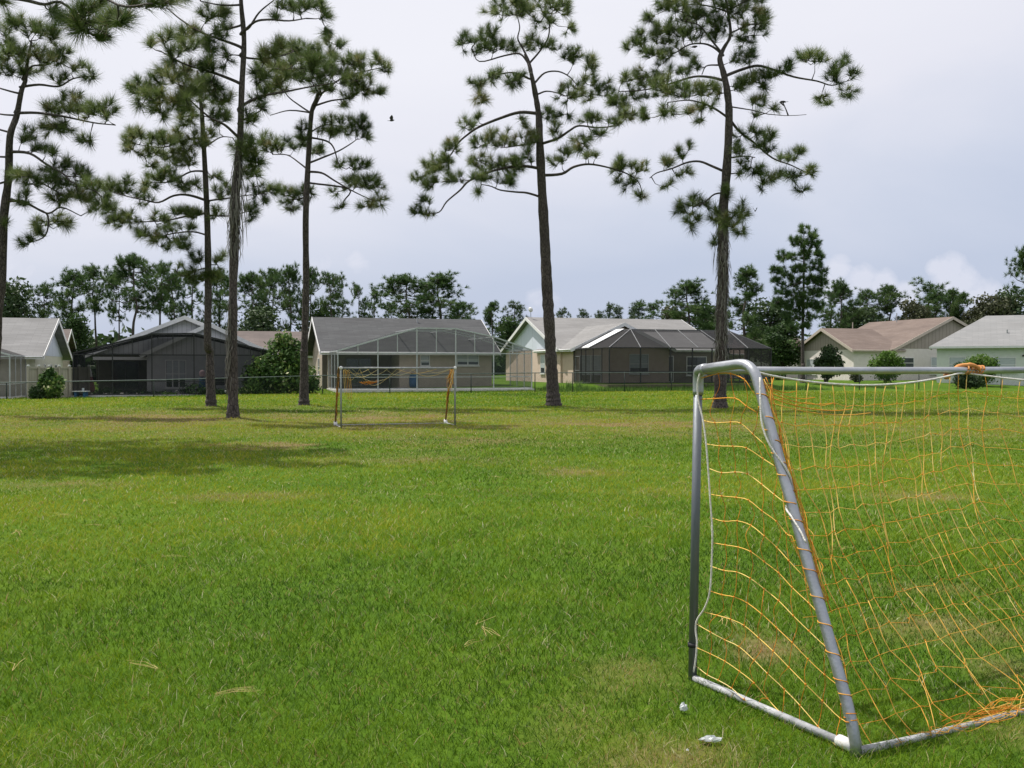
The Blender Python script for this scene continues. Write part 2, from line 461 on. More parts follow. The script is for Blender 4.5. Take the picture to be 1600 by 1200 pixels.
def smooth_path(pts, k=3):
    """Catmull-Rom through the points"""
    pts = [np.asarray(p, float) for p in pts]
    if len(pts) < 3: return pts
    P_ = [pts[0] * 2 - pts[1]] + pts + [pts[-1] * 2 - pts[-2]]
    out = []
    for i in range(1, len(P_) - 2):
        p0, p1, p2, p3 = P_[i - 1:i + 3]
        for j in range(k):
            t = j / k
            out.append(.5 * ((2 * p1) + (-p0 + p2) * t + (2 * p0 - 5 * p1 + 4 * p2 - p3) * t * t + (-p0 + 3 * p1 - 3 * p2 + p3) * t ** 3))
    out.append(pts[-1])
    return out

def field_pine(Y, base, trunk, limbs, clusters, sc_, off, label, seed, R0=.40, dens=1.0, nn=112, limb_r=.06, extra=(), group='tall pines of the field', mat='needle', nw=.0112, twigs=(), hw=None):
    """a pine of the field: trunk, limbs and foliage masses given by their outline at distance Y, with depth of their own"""
    r = np.random.default_rng(seed)
    conv = lambda x, y: (off[0] + x / sc_, off[1] + y / sc_)
    b = P(base[0], base[1], Y); zb = float(zground(b[0], b[1]))
    root = empty('pine_tree', (b[0], b[1], zb), label, 'pine tree', group)
    O3 = np.array((b[0], b[1], zb))
    mpp = Y / F
    TR = []; TW = []
    flare = [(0, 1.62), (.10, 1.40), (.24, 1.25), (.5, 1.13), (.95, 1.05), (1.5, 1.0)]
    tp = [P(*conv(x, y), Y) for x, y, w in trunk]; tw = [w / sc_ * mpp for x, y, w in trunk]
    dirv = tp[0] - np.array((b[0], b[1], zb)); H0 = np.linalg.norm(dirv); dirv /= H0
    w0 = tw[0]
    for h, k in flare:
        TR.append(np.array((b[0], b[1], zb - .12 * (h == 0))) + dirv * h); TW.append(w0 * 1.12 * k)
    h = 2.15
    while h < H0 * .93:
        TR.append(np.array((b[0], b[1], zb)) + dirv * h + np.array((r.normal() * .012, r.normal() * .012, 0))); TW.append(w0 * (1.12 - .12 * h / H0)); h *= 1.28
    # slight depth wander of the stem
    wd = 0
    for p, w in zip(tp, tw):
        wd += r.normal() * .12
        TR.append(p + np.array((0, wd, 0))); TW.append(w)
    spine = smooth_path(TR, 4)
    tt = np.linspace(0, len(TW) - 1, len(spine)); sw = np.interp(tt, range(len(TW)), TW)
    mb = MB().tube([p - O3 for p in spine], [w * (1 + .05 * r.normal()) for w in sw], 12)
    wood = [p for p, w in zip(spine, sw)]
    nodes = [p for p in spine[len(spine) // 3:]]
    lim = []
    for li in limbs:
        q = [conv(x, y) for x, y in li]
        s0 = min(range(len(spine)), key=lambda i: np.linalg.norm(spine[i] - P(q[0][0], q[0][1], spine[i][1])))
        Ln = sum(math.dist(q[i], q[i + 1]) for i in range(len(q) - 1)) * mpp
        dend = r.uniform(-.75, .75) * Ln; y0 = spine[s0][1]
        acc = 0; pts = [spine[s0]]
        for i in range(len(q)):
            if i: acc += math.dist(q[i], q[i - 1]) * mpp
            pts.append(P(q[i][0], q[i][1], y0 + dend * acc / max(Ln, .1)))
        pts = smooth_path(pts, 4)
        rs = min(limb_r * (.6 + .12 * Ln), sw[s0] * .75)
        rad = np.linspace(rs, .016, len(pts))
        mb.tube([p - O3 for p in pts], rad, 6)
        nodes += pts[1:]; lim.append((q, pts))
    # tufts
    tg = []; tint = []
    NA = np.array(nodes)
    tr_px = R0 / mpp
    for cx, cy, rx, ry in clusters:
        x, y = conv(cx, cy); rx, ry = rx / sc_, ry / sc_
        c0 = P(x, y, Y)
        flat = np.linalg.norm((NA - c0) * np.array((1, .12, 1)), axis=1)
        dep = NA[np.argmin(flat)][1] + r.normal() * .35
        n = max(2, int(round(dens * 10.5 * (rx * ry) / (tr_px ** 2) * (.7 + .6 * r.random()))))
        tb = r.uniform(.25, .7)
        for _ in range(n):
            while True:
                u = r.uniform(-1, 1, 3)
                if (u ** 2).sum() < 1: break
            sx = max(rx * 1.22 - tr_px * .35, rx * .6); sy = max(ry * 1.18 - tr_px * .38, ry * .5)
            Yd = dep + u[1] * max(rx, ry) * mpp * 1.1
            tg.append(P(x + u[0] * sx, y + u[2] * sy, Yd)); tint.append(np.clip(tb + r.normal() * .13, .05, .95))
    for ex, ey, ez, erx, ery, erz, en in extra:
        for _ in range(en):
            u = r.normal(size=3); u *= r.random() ** .33 / np.linalg.norm(u)
            tg.append(np.array((ex + u[0] * erx, ey + u[1] * ery, ez + u[2] * erz))); tint.append(r.uniform(.2, .7))
    tg = np.array(tg); tint = np.array(tint)
    lines, axes = grow(nodes, None, tg, seed + 1)
    for ln in lines:
        rad = np.linspace(min(.024, .010 + .004 * len(ln)), .006, len(ln))
        mb.tube([p - O3 for p in ln], rad, 4, False)
    for tw_ in twigs: mb.tube([P(*conv(x, y), Y) - O3 for x, y in tw_], [.03, .022, .018, .014, .012, .010, .008][:len(tw_)], 5)
    t = mb.build('trunk', M['bark'], root, True)
    me = tufts_mesh('crown', tg - O3, axes, R0, nn, nw, seed + 2, tint)
    link('crown', me, M[mat], root)
    return root, spine, sw, O3

TREE_MOUNDS += [tuple(G(x, y)[:2]) for x, y in ((330, 638), (364, 657), (475, 636), (865, 637), (1125, 641))]
# --- the pines of the field, outlines read off at their own distance
T5C = [(570,60,110,70),(700,50,90,70),(830,50,80,80),(900,150,45,40),(480,160,60,50),(385,240,70,80),(480,240,70,60),(560,250,80,50),(690,220,60,60),(800,240,60,40),(920,290,60,60),(1010,340,45,60),(640,20,60,50),(760,120,60,50),
 (430,430,65,40),(560,400,100,50),(450,510,55,40),(600,440,50,30),(880,490,60,60),(980,470,100,75),(1090,460,65,65),(1130,530,50,40),(790,600,55,50),(870,600,50,30),(1010,620,70,35),(1130,640,55,30),(1200,600,55,40),(1060,700,40,30),
 (370,650,60,40),(440,610,35,30),(300,760,60,50),(440,740,60,50),(560,720,100,55),(650,640,45,45),(680,730,55,60),(830,690,40,55),(200,860,80,60),(120,930,50,45),(180,960,55,50),(270,830,60,50),(310,930,55,45),
 (440,850,80,60),(450,920,70,40),(560,870,100,60),(660,830,70,65),(560,950,55,35),(430,990,25,35),(150,1050,45,25),(110,1100,50,35),(180,1110,45,25),(860,820,60,55),(950,750,55,45),(1010,810,50,40),(820,840,40,40),(990,720,55,35),
 (1140,870,60,55),(1190,950,65,55),(1260,870,55,55),(1280,1020,38,38),(1160,830,40,40)]
T5T = [(768,1200,27),(757,1000,24),(747,800,20),(740,600,16),(722,480,14),(700,380,11),(685,310,9),(668,270,7)]
T5L = [[(685,310),(655,250),(630,200),(640,140),(620,60)],[(690,330),(750,260),(790,190),(800,90),(830,30)],[(690,410),(620,380),(540,385),(450,420)],[(685,330),(640,280),(560,290),(430,320),(390,250)],
 [(720,430),(770,380),(840,372),(900,400),(935,440)],[(735,490),(780,475),(840,485),(880,500)],[(735,590),(640,585),(540,615),(430,660),(370,700),(320,745),(270,820),(200,870),(120,930)],
 [(750,750),(840,720),(900,680),(950,655),(1050,665),(1150,650),(1200,610)],[(760,912),(860,905),(920,870),(1000,855),(1100,872),(1200,905),(1260,950),(1280,1020)],[(755,1030),(680,1005),(620,1000),(540,990),(490,970),(440,960)],
 [(750,880),(640,865),(500,890),(380,940),(330,990),(260,1050),(220,1105),(150,1115)],[(745,740),(700,745),(620,760),(540,770)]]
T5R = field_pine(38.1, (865, 637), T5T, T5L, T5C, 3.333, (620, 0), 'lone tall pine with thick straight trunk in front of the light grey gabled house', 51)

T6C = [(230,40,55,50),(320,20,80,60),(420,40,90,70),(540,30,90,80),(640,90,85,75),(690,140,50,55),(600,180,75,50),(450,130,90,75),(330,130,90,75),(230,160,75,65),(120,180,45,55),(60,220,28,30),(170,90,38,40),(660,0,60,30),(190,260,75,55),(300,240,55,45),(560,-90,150,60),(400,-90,150,60),
 (60,370,55,50),(150,360,75,55),(230,410,85,55),(330,330,80,40),(120,430,75,55),(40,470,45,45),(330,430,90,45),(430,420,65,55),(150,540,38,38),(250,520,55,38),(40,540,45,28),(400,565,28,30),(340,530,38,28),(380,290,28,28),(430,500,45,28),(490,440,28,38),
 (800,320,48,45),(890,265,45,50),(960,275,45,45),(1060,285,45,45),(1110,350,40,45),(1030,360,55,50),(1090,430,50,45),(990,485,45,25),(960,450,38,28),(720,350,55,38),(640,370,55,45),(590,290,55,55),(720,400,50,35),(590,400,45,45),(640,260,45,45),
 (680,480,45,38),(745,510,28,28),(660,540,28,18),(590,640,38,38),(660,620,45,38),(730,640,45,38),(700,690,55,38),(580,700,35,45),(860,720,38,38),(800,740,55,38),(910,810,36,45),(830,830,55,38),(740,830,45,38),(670,800,38,38),(620,770,45,38),(590,820,28,28),(690,892,18,18),(880,888,36,25),(700,850,18,28),
 (350,690,28,38),(310,730,45,38),(250,760,38,38),(320,810,45,36),(245,870,45,34),(350,970,55,55),(390,950,45,45),(360,1040,45,45),(310,990,36,36),(440,960,28,36),(480,1010,55,45),(540,1030,55,55),(600,990,45,45),(590,1090,36,36),(525,910,25,45),(470,1140,28,36)]
T6T = [(508,1200,24),(516,1000,22),(530,800,20),(540,550,18),(535,420,16),(520,330,14),(508,255,12),(530,200,9),(560,140,7),(550,40,6),(525,-80,5)]
T6L = [[(535,350),(600,325),(670,308),(740,325),(840,360),(950,380),(1020,400),(1090,380)],[(510,260),(470,225),(420,205),(350,210),(280,250),(200,280)],[(480,305),(430,310),(410,350)],[(520,380),(450,362),(370,360),(270,390),(150,420),(20,430)],
 [(530,550),(480,515),(430,490),(350,470),(250,480)],[(545,565),(590,620),(650,665),(740,740),(830,775),(920,820)],[(530,810),(460,780),(400,757),(340,762),(270,790),(200,810),(165,835)],
 [(540,740),(610,732),(660,738)],[(535,815),(600,808)],[(525,905),(470,910),(420,950),(370,970)],[(555,150),(620,120),(680,110)],[(540,60),(450,30),(360,20),(260,40)],[(550,40),(620,0),(680,-30)],[(505,250),(440,170),(400,120),(330,100)],[(520,990),(570,1000),(610,985)]]
T6R = field_pine(35.8, (1125, 641), T6T, T6L, T6C, 3.0, (960, 0), 'tall pine with shaggy dead vines round its trunk, behind the near goal post', 61, twigs=([(545,500),(640,515),(720,535),(800,542),(850,541),(900,537)],[(815,542),(805,515),(790,480)],[(796,495),(775,478)]))

T1C = [(30,170,40,60),(140,130,55,45),(220,140,45,45),(60,230,75,55),(160,220,75,55),(250,220,55,55),(20,290,50,45),(120,290,65,35),(310,280,45,38),(370,310,36,36),(250,320,45,36),(200,450,50,45),(280,400,55,36),(300,440,85,45),(380,450,55,45),(440,460,45,50),(210,530,45,38),(260,520,45,36),(350,565,36,36),(110,560,36,55),(150,610,36,28),(200,620,36,36),(240,680,55,45),(330,710,45,38),(280,760,75,45),(380,760,55,38),(420,830,45,45),(200,720,65,45),(100,720,65,36),(140,740,55,38),(250,810,65,45),(340,800,55,38),(100,810,36,45),(250,900,55,36),(160,910,45,38),(110,980,36,45),(170,950,36,28),(30,910,28,18),(380,850,36,28),
 (-70,220,70,60),(-130,330,70,60),(-90,420,70,50),(-170,480,70,60),(-110,560,70,50),(-160,660,80,60),(-80,720,60,50),(-180,780,70,50),(-90,830,60,50),(-40,120,50,60),(60,100,50,50)]
T1T = [(0, 1150, 18.2), (10, 900, 16.7), (25, 720, 15.2), (45, 560, 12.9), (60, 470, 11.4), (80, 370, 9.1), (92, 320, 7.6), (100, 250, 6.1), (120, 170, 4.6)]
T1L = [[(65,460),(150,460),(260,475),(380,500),(470,510)],[(85,355),(160,345),(240,352),(300,320),(380,310)],[(40,620),(120,625),(190,670),(260,710),(290,740),(390,780)],[(30,710),(100,700),(160,740),(250,790)],[(20,820),(90,820),(150,850),(195,880),(185,960),(120,990)],[(120,835),(195,870),(250,845),(330,880)],
 [(75,380),(0,360),(-90,330)],[(60,470),(0,465),(-100,440)],[(45,540),(-30,520),(-150,480)],[(35,640),(-60,640),(-150,660)],[(25,740),(-60,760),(-170,780)],[(92,320),(130,270),(190,265),(250,230)],[(95,300),(60,230),(20,180)]]
T1R = field_pine(32.0, (-14, 652), T1T, T1L, T1C, 2.609, (0, 0), 'leaning pine at the left edge of the field, trunk base out of frame', 11)

T2C = [(130,560,55,55),(220,580,75,55),(310,570,65,55),(250,650,85,55),(150,620,65,36),(330,640,55,55),(400,560,55,55),(420,400,85,55),(330,480,55,45),(480,480,50,50),(260,720,65,45),(200,740,55,36),(350,760,55,36),(20,770,36,45),(90,760,55,45),(30,840,45,45),(100,900,65,45),(50,900,45,28),(170,800,45,45),(250,900,65,45),(330,870,65,36),(380,870,36,36),(160,960,45,36),(220,970,45,36),(300,960,55,45),(370,940,28,36),(260,1010,36,28),(340,1000,36,28),(490,780,55,45),(470,870,36,45),(460,720,28,28),(480,1060,36,36),(380,1050,36,36),(330,1110,55,36),(390,1120,45,45),(460,1110,36,36),(600,870,45,45),(640,790,65,45),(690,770,36,36),(600,700,55,45),(400,330,60,40),(560,620,50,50)]
T2T = [(436,1400,15),(432,1150,14),(428,900,12.5),(420,650,10),(411,450,7.5),(405,370,5.5),(400,300,4)]
T2L = [[(428,820),(350,795),(290,798),(230,825),(170,815),(100,800),(30,780)],[(430,960),(370,945),(300,950),(230,965)],[(424,700),(360,700),(280,740),(200,745)],[(428,820),(500,810),(560,800),(650,790)],[(415,560),(340,570),(250,600),(150,590)],[(418,600),(480,560),(530,560)],[(430,870),(350,880),(250,900),(110,905)],[(432,1090),(390,1100),(330,1110)],[(432,1080),(470,1080)],[(412,470),(360,470),(320,480)],[(428,880),(520,880),(600,860)]]
T2R = field_pine(37.5, (330, 638), T2T, T2L, T2C, 2.609, (160, 0), 'slim pine left of the moss-hung trunk, in front of the dark screened cage', 21)

T3C = [(210,170,36,45),(250,150,36,45),(310,140,45,36),(360,120,45,45),(360,190,55,45),(290,230,55,45),(430,190,55,55),(420,60,45,45),(480,70,45,55),(500,130,55,36),(130,350,55,45),(200,340,65,45),(280,310,75,55),(350,290,75,55),(430,260,55,55),(180,410,75,45),(280,390,85,55),(370,360,65,45),(250,460,75,36),(330,430,65,45),(450,350,55,55),(500,240,36,55),(510,400,45,36),
 (660,230,45,45),(720,200,45,55),(780,190,45,45),(620,320,55,55),(700,310,75,55),(790,290,75,55),(860,260,55,55),(640,390,55,36),(720,360,55,36),(650,440,36,28),(600,480,45,36),(620,660,45,45),(590,560,28,45),(730,30,55,36),(800,30,65,36),(860,20,55,36),(900,60,36,36),(690,70,36,28),(920,120,28,28),(600,600,55,55),
 (550,-120,150,80),(700,-100,120,60),(400,-100,120,60),(550,-230,130,70),(330,-40,70,50),(860,-60,70,50)]
T3T = [(533,1400,18),(534,1150,18),(536,1000,19),(540,850,20),(546,740,18),(552,640,15),(556,550,13),(561,350,12),(565,150,10),(557,0,9),(550,-150,7),(555,-250,4)]
T3L = [[(560,190),(480,160),(400,130),(320,80),(260,30)],[(560,105),(490,120),(440,140)],[(565,140),(620,90),(680,80),(760,85),(830,75)],[(600,110),(640,50),(700,0)],[(563,230),(640,240),(720,230),(780,210)],[(560,340),(490,310),(430,290),(360,270),(290,240),(240,210)],[(558,440),(640,395),(740,375),(840,355),(930,340)],[(557,500),(630,460),(660,440)],[(555,560),(500,510),(440,480),(380,430),(330,380)],[(558,20),(480,20),(400,5)],[(553,-100),(620,-110),(700,-100)],[(553,-60),(460,-90),(400,-100)],[(545,650),(600,620),(625,660)]]
T3R = field_pine(28.9, (364, 657), T3T, T3L, T3C, 2.609, (160, 0), 'tall pine with grey moss hanging from its trunk, top cut off by the photo edge', 31)

T4C = [(170,200,55,45),(260,220,65,55),(340,150,28,36),(330,220,55,55),(390,190,28,36),(440,260,55,45),(380,270,65,45),(300,290,75,55),(200,280,75,55),(110,270,65,55),(480,260,36,45),(545,250,45,36),(580,280,25,25),(470,330,55,45),(400,330,65,45),(500,370,45,28),(560,380,25,25),(440,390,45,28),(320,360,55,36),(100,370,65,36),(410,430,28,28),(350,500,45,36),(420,510,65,45),(490,500,36,45),(480,550,45,36),(380,540,55,36),(330,540,36,28),
 (90,580,36,45),(130,600,55,36),(200,590,65,36),(240,570,36,36),(310,610,36,36),(240,520,28,28),(400,680,36,28),(460,670,45,36),(500,670,28,28),(440,730,45,36),(500,740,55,28),(540,770,36,28),(390,780,36,28),(470,760,55,28),(540,820,55,36),(500,840,36,18),(400,850,25,25),(180,780,36,28),(200,820,55,45),(260,790,45,36),(190,850,28,18)]
T4T = [(250,1400,15),(255,1150,13),(257,900,12.5),(262,700,11.5),(270,560,10.5),(281,460,9),(300,420,7.5),(318,385,6)]
T4L = [[(285,450),(310,400),(330,370),(350,330),(380,280)],[(276,460),(230,430),(180,390),(150,330)],[(260,690),(230,665),(180,632),(120,630)],[(266,665),(330,640),(390,615),(440,585),(460,570)],[(270,560),(340,575),(370,605),(390,670),(420,690)],[(262,700),(320,705),(370,735),(430,770),(490,800),(540,820)],[(430,770),(410,820),(400,855)],[(295,430),(360,410),(430,400),(480,370)],[(280,460),(190,450),(110,470)],[(318,385),(300,330),(260,280)],[(320,380),(400,320),(500,290),(570,275)],[(259,800),(230,810),(190,815)],[(272,540),(330,510),(400,515)]]
T4R = field_pine(38.7, (475, 636), T4T, T4L, T4C, 2.609, (380, 0), 'pine with a forked spreading top, right of the moss-hung trunk and beside the big shrub', 41)

T7C = [(230,40,40,55),(300,80,65,50),(370,120,65,50),(430,150,55,36),(450,90,65,50),(380,40,75,50),(500,70,55,50),(560,20,65,36),(640,15,50,36),(700,5,40,28),(0,20,18,45),
 (200,-110,120,70),(60,-140,120,80),(-120,-60,120,80),(-60,-260,140,90),(150,-260,140,80),(350,-120,110,60),(500,-90,90,50),(-260,-180,120,90),(-200,-330,130,80),(20,-380,140,80),(-330,-40,110,70),(-400,-260,110,80),(300,-260,90,60)]
T7T = [(-560,900,46),(-540,500,42),(-510,200,36),(-470,0,30),(-420,-150,24),(-350,-300,16),(-260,-400,9)]
T7L = [[(-470,60),(-330,60),(-150,30),(0,-10),(100,0),(180,18),(250,10),(350,90),(450,150)],[(-460,-60),(-300,-90),(-100,-110),(100,-120),(300,-90),(480,20),(620,15)],[(-420,-150),(-250,-200),(-50,-240),(150,-260)],[(-380,-250),(-200,-340),(0,-380)],[(-490,100),(-400,0),(-330,-40)]]
T7R = field_pine(21.0, (-240, 680), T7T, T7L, T7C, 2.609, (0, 0), 'near pine out of frame whose dark bough hangs into the top left corner', 71, dens=.9, nn=130, limb_r=.05, extra=((-12.8, 21.4, 11.8, 3.3, 3.2, 1.0, 300), (-9.8, 20.6, 10.9, 1.9, 2.2, .5, 110), (-15.8, 22.0, 13.4, 2.8, 3.0, 1.2, 200), (-8.2, 20.4, 9.8, 1.1, 1.0, .3, 20), (-11.8, 18.2, 11.6, 2.4, 1.5, .8, 170)))

T8C = [(230,80,38,40),(290,110,38,38),(170,150,42,38),(220,160,48,38),(300,170,42,38),(80,240,38,32),(130,250,48,38),(230,230,48,42),(320,240,42,38),(50,330,42,32),(110,340,52,42),(200,320,48,42),(290,300,52,42),(345,340,32,32),(60,400,50,36),(150,410,58,42),(250,390,58,42),(320,400,48,38),(90,470,58,42),(190,480,58,42),(280,470,58,38),(130,540,58,42),(230,540,58,42),(300,550,48,38),(60,530,38,38),(180,610,58,42),(260,620,48,36),(120,630,42,36),(230,680,42,30),(150,690,32,26)]
T8T = [(218,950,11),(221,700,9.5),(225,400,7),(228,200,4),(231,80,2)]
T8L = [[(225,390),(150,430),(80,470)],[(222,540),(300,530),(400,480)],[(226,330),(290,300),(340,320)],[(226,280),(140,250),(80,240)],[(222,520),(150,480),(60,530)],[(228,180),(290,170)],[(222,620),(150,640),(100,640)],[(224,440),(300,420),(340,390)]]
field_pine(74.5, (1254, 597), T8T, T8L, T8C, 4.0, (1200, 340), 'tall bushy pine standing beside the garage with the fan windows', 81, R0=.42, dens=1.25, nn=64, mat='needle_far', nw=.03, limb_r=.05, group='trees behind the houses')
# moss and vine strands hanging on two trunks
def strands(root, spine, sw, O3, z0, z1, n, lmin, lmax, out, seed, name, side=None):
    r = np.random.default_rng(seed); S = np.array(spine)
    V = []; T = []
    for _ in range(n):
        z = r.uniform(z0, z1); i = int(np.argmin(abs(S[:, 2] - z))); p = S[i]; w = sw[i]
        a = r.uniform(0, 2 * math.pi) if side is None else side + r.normal() * .7
        rr = w * r.uniform(.98, 1.12) + (out * r.random() ** 2)
        L = r.uniform(lmin, lmax); q = np.array((p[0] + rr * math.cos(a), p[1] + rr * math.sin(a), z))
        tan = np.array((-math.sin(a), math.cos(a), 0)) * r.uniform(.008, .02)
        e = q + np.array((r.normal() * .05 + .25 * out * math.cos(a), r.normal() * .05 + .25 * out * math.sin(a), -L))
        mid = (q + e) / 2 + np.array((r.normal() * .04, r.normal() * .04, 0))
        for A, B, k0, k1 in ((q, mid, 1, 1), (mid, e, 1, .2)):
            V += [A - tan * k0, A + tan * k0, B + tan * k1, B - tan * k1]
            T += [r.random() * .9] * 4
    V = np.array(V) - O3
    me = uniform_mesh(name, V, np.arange(len(V)).reshape(-1, 4), T)
    link(name, me, M['moss'], root)
r3, s3, w3, o3 = T3R
strands(r3, s3, w3, o3, 5.2, 8.0, 230, .3, .8, .05, 5, 'hanging_moss')
strands(r3, s3, w3, o3, 6.2, 7.4, 24, .6, 1.6, .26, 6, 'hanging_moss', 0.0)
strands(r3, s3, w3, o3, 1.2, 3.6, 120, .3, .9, .05, 8, 'hanging_moss', math.pi)
r6, s6, w6, o6 = T6R
strands(r6, s6, w6, o6, 2.2, 7.0, 420, .2, .6, .055, 15, 'dead_vine')
strands(r6, s6, w6, o6, 5.4, 7.4, 36, .5, 1.3, .18, 16, 'dead_vine', math.pi)
strands(r6, s6, w6, o6, 5.0, 6.4, 6, 1.2, 2.4, .14, 17, 'dead_vine', 0.0)

# ---------------------------------------------------------------- background trees (prototypes 10 m tall)
def proto_pine(seed, crown0=.42, width=1.9, shape='round', ntuft=260, R0=.40, nn=34, nw=.034, mat='needle_far', H=10.0, sparse=1.0):
    r = np.random.default_rng(seed)
    tr = [np.array((0, 0, -.6))]; x = y = 0
    for i in range(1, 9):
        x += r.normal() * .09; y += r.normal() * .09
        tr.append(np.array((x, y, H * .97 * i / 8)))
    sp = smooth_path(tr, 3); rad = np.linspace(.17, .03, len(sp)); rad[0] *= 1.4
    mb = MB().tube(sp, rad, 7)
    nodes = [p for p in sp if p[2] > H * crown0 * .8]
    ntuft = int(ntuft * 1.35)
    nl = int(19 * sparse + 4); tg = []; tint = []
    per = max(3, int(ntuft / (nl + 4)))
    for i in range(nl):
        f = (i + r.random() * .8) / nl; z = H * (crown0 + (1 - crown0) * f * .96)
        if shape == 'round': prof = math.sin(math.pi * min(1, .22 + .72 * f)) ** .8
        elif shape == 'cone': prof = (1 - f) ** .7 * .95 + .14
        elif shape == 'flat': prof = .35 + .65 * f if f < .8 else .8
        elif shape == 'spindle': prof = (.75 if f < .1 else 1.0 - .72 * (f - .1) ** 1.15) * r.uniform(.8, 1.1)
        else: prof = .45 + .55 * r.random()
        L = width * prof * r.uniform(.6, 1.15); a = r.uniform(0, 2 * math.pi)
        b = np.array((np.interp(z, [p[2] for p in sp], [p[0] for p in sp]), np.interp(z, [p[2] for p in sp], [p[1] for p in sp]), z))
        up = r.uniform(.05, .45)
        pts = [b + np.array((math.cos(a) * L * s, math.sin(a) * L * s, L * up * s - .18 * L * math.sin(math.pi * s))) for s in (0, .35, .7, 1)]
        mb.tube(pts, [.045, .035, .025, .014], 5, False); nodes += pts[1:]
        tb = r.uniform(.15, .75)
        for _ in range(per):
            s = r.uniform(.5, 1.06); q = pts[0] + (pts[-1] - pts[0]) * s
            tg.append(q + r.normal(size=3) * np.array((.27, .27, .19)) * (.6 + .5 * s)); tint.append(tb + r.normal() * .13)
    for _ in range(per * 2):
        tg.append(sp[-1] + r.normal(size=3) * np.array((.35, .35, .3)) - np.array((0, 0, .25))); tint.append(.45 + r.normal() * .15)
    tg = np.array(tg); tint = np.array(tint).clip(.03, .97)
    lines, axes = grow(nodes, None, tg, seed + 1, .6)
    for ln in lines: mb.tube(ln, np.linspace(.016, .007, len(ln)), 3, False)
    tmesh = mb.build('trunk', M['bark_far'], None, True)
    cm = link('crown', tufts_mesh('crown', tg, axes, R0, nn, nw, seed + 2, tint), M[mat])
    return tmesh, cm
def leaf_mesh(name, blobs, n, size, seed, elong=1.6):
    """leaf-sized faces spread through the outer volume of uneven blobs"""
    r = np.random.default_rng(seed)
    C = []; T = []; N = []
    vol = np.array([b[3] * b[4] * b[5] for b in blobs]) ** .67; vol /= vol.sum()
    for b, f in zip(blobs, vol):
        k = int(n * f) + 4
        d = r.normal(size=(k, 3)); d /= np.linalg.norm(d, axis=1)[:, None]
        rad = r.uniform(.35, 1.0, k) ** .6
        lump = 1 + .25 * np.sin(d[:, 0] * 5 + b[0] * 3) * np.sin(d[:, 1] * 5 + b[1]) + .12 * r.normal(size=k)
        C.append(np.array(b[:3]) + d * (rad * lump)[:, None] * np.array(b[3:6])); N.append(d)
        T.append(np.full(k, r.uniform(.25, .65)) + r.normal(0, .17, k))
    C = np.vstack(C); N = np.vstack(N); T = np.concatenate(T).clip(0, 1); k = len(C)
    n1 = N + r.normal(size=(k, 3)) * .9; n1 /= np.linalg.norm(n1, axis=1)[:, None]
    u = np.cross(n1, r.normal(size=(k, 3))); u /= np.linalg.norm(u, axis=1)[:, None]
    v = np.cross(n1, u); s = size * r.uniform(.6, 1.4, k)[:, None]
    V = np.empty((k, 4, 3)); V[:, 0] = C - u * s * elong / 2; V[:, 1] = C + v * s / 2 - u * s * .1; V[:, 2] = C + u * s * elong / 2; V[:, 3] = C - v * s / 2 - u * s * .1
    return uniform_mesh(name, V.reshape(-1, 3), np.arange(k * 4).reshape(-1, 4), np.repeat(T, 4))
def proto_broad(seed, mat, width=2.6, n=5200, size=.22, H=10.0, nb=13, crown0=.25):
    r = np.random.default_rng(seed)
    blobs = []
    mb = MB().tube([(0, 0, -.6), (.1, 0, H * .2), (.05, .1, H * .45), (0, 0, H * .8)], [.3, .24, .18, .05], 8)
    for i in range(nb):
        f = (i + .5) / nb; z = H * (crown0 + (.92 - crown0) * f)
        w = width * math.sin(math.pi * (.2 + .68 * f)); a = i * 2.4 + r.normal() * .4; q = w * r.uniform(.3, .75)
        s = r.uniform(.75, 1.25) * H * .13
        c = (math.cos(a) * q, math.sin(a) * q, z)
        blobs.append(c + (s * 1.1, s * 1.1, s * .8)); mb.tube([(0, 0, z * .7), (c[0] * .5, c[1] * .5, z * .88), c], [.1, .06, .02], 5, False)
    t = mb.build('trunk', M['bark_far'], None, True)
    return t, link('crown', leaf_mesh('crown', blobs, n, size, seed + 1), M[mat])
PROTO = {
    'round_a': proto_pine(101, .45, 2.0, 'round', 340), 'round_b': proto_pine(102, .55, 2.3, 'round', 330), 'flat': proto_pine(103, .62, 2.1, 'flat', 230),
    'loose': proto_pine(104, .35, 1.9, 'loose', 230, sparse=.8), 'cone': proto_pine(105, .2, 2.0, 'cone', 420), 'thin': proto_pine(106, .5, 1.2, 'loose', 120, sparse=.55),
    'tall': proto_pine(107, .3, 1.8, 'round', 420), 'pale': proto_pine(108, .25, 1.3, 'cone', 210, mat='needle_hazed'), 'pale_b': proto_pine(109, .4, 1.7, 'round', 200, mat='needle_hazed'),
    'broad': proto_broad(110, 'leaf_dark'), 'broad_b': proto_broad(111, 'leaf'), 'olive': proto_broad(112, 'leaf_dull', 2.9),
}
used = {}
def bg_tree(kind, px, top, Y, label, wide=1.0, cat='pine tree', group='trees behind the houses', rot=None):
    tp = P(px, top, Y); zb = float(zground(tp[0], tp[1])); h = tp[2] - zb; s = h / 10.0
    used[kind] = used.get(kind, 0) + 1
    r_ = empty({'pine tree': 'pine_tree', 'tree': 'broadleaf_tree'}[cat], (tp[0], tp[1], zb), label, cat, group, rot if rot is not None else (used[kind] * 2.1 + px * .01) % 6.28)
    r_.scale = (s * wide, s * wide, s)
    for p in PROTO[kind]:
        if used[kind] == 1: p.parent = r_
        else:
            c = p.copy(); COL.objects.link(c); c.parent = r_
    return r_
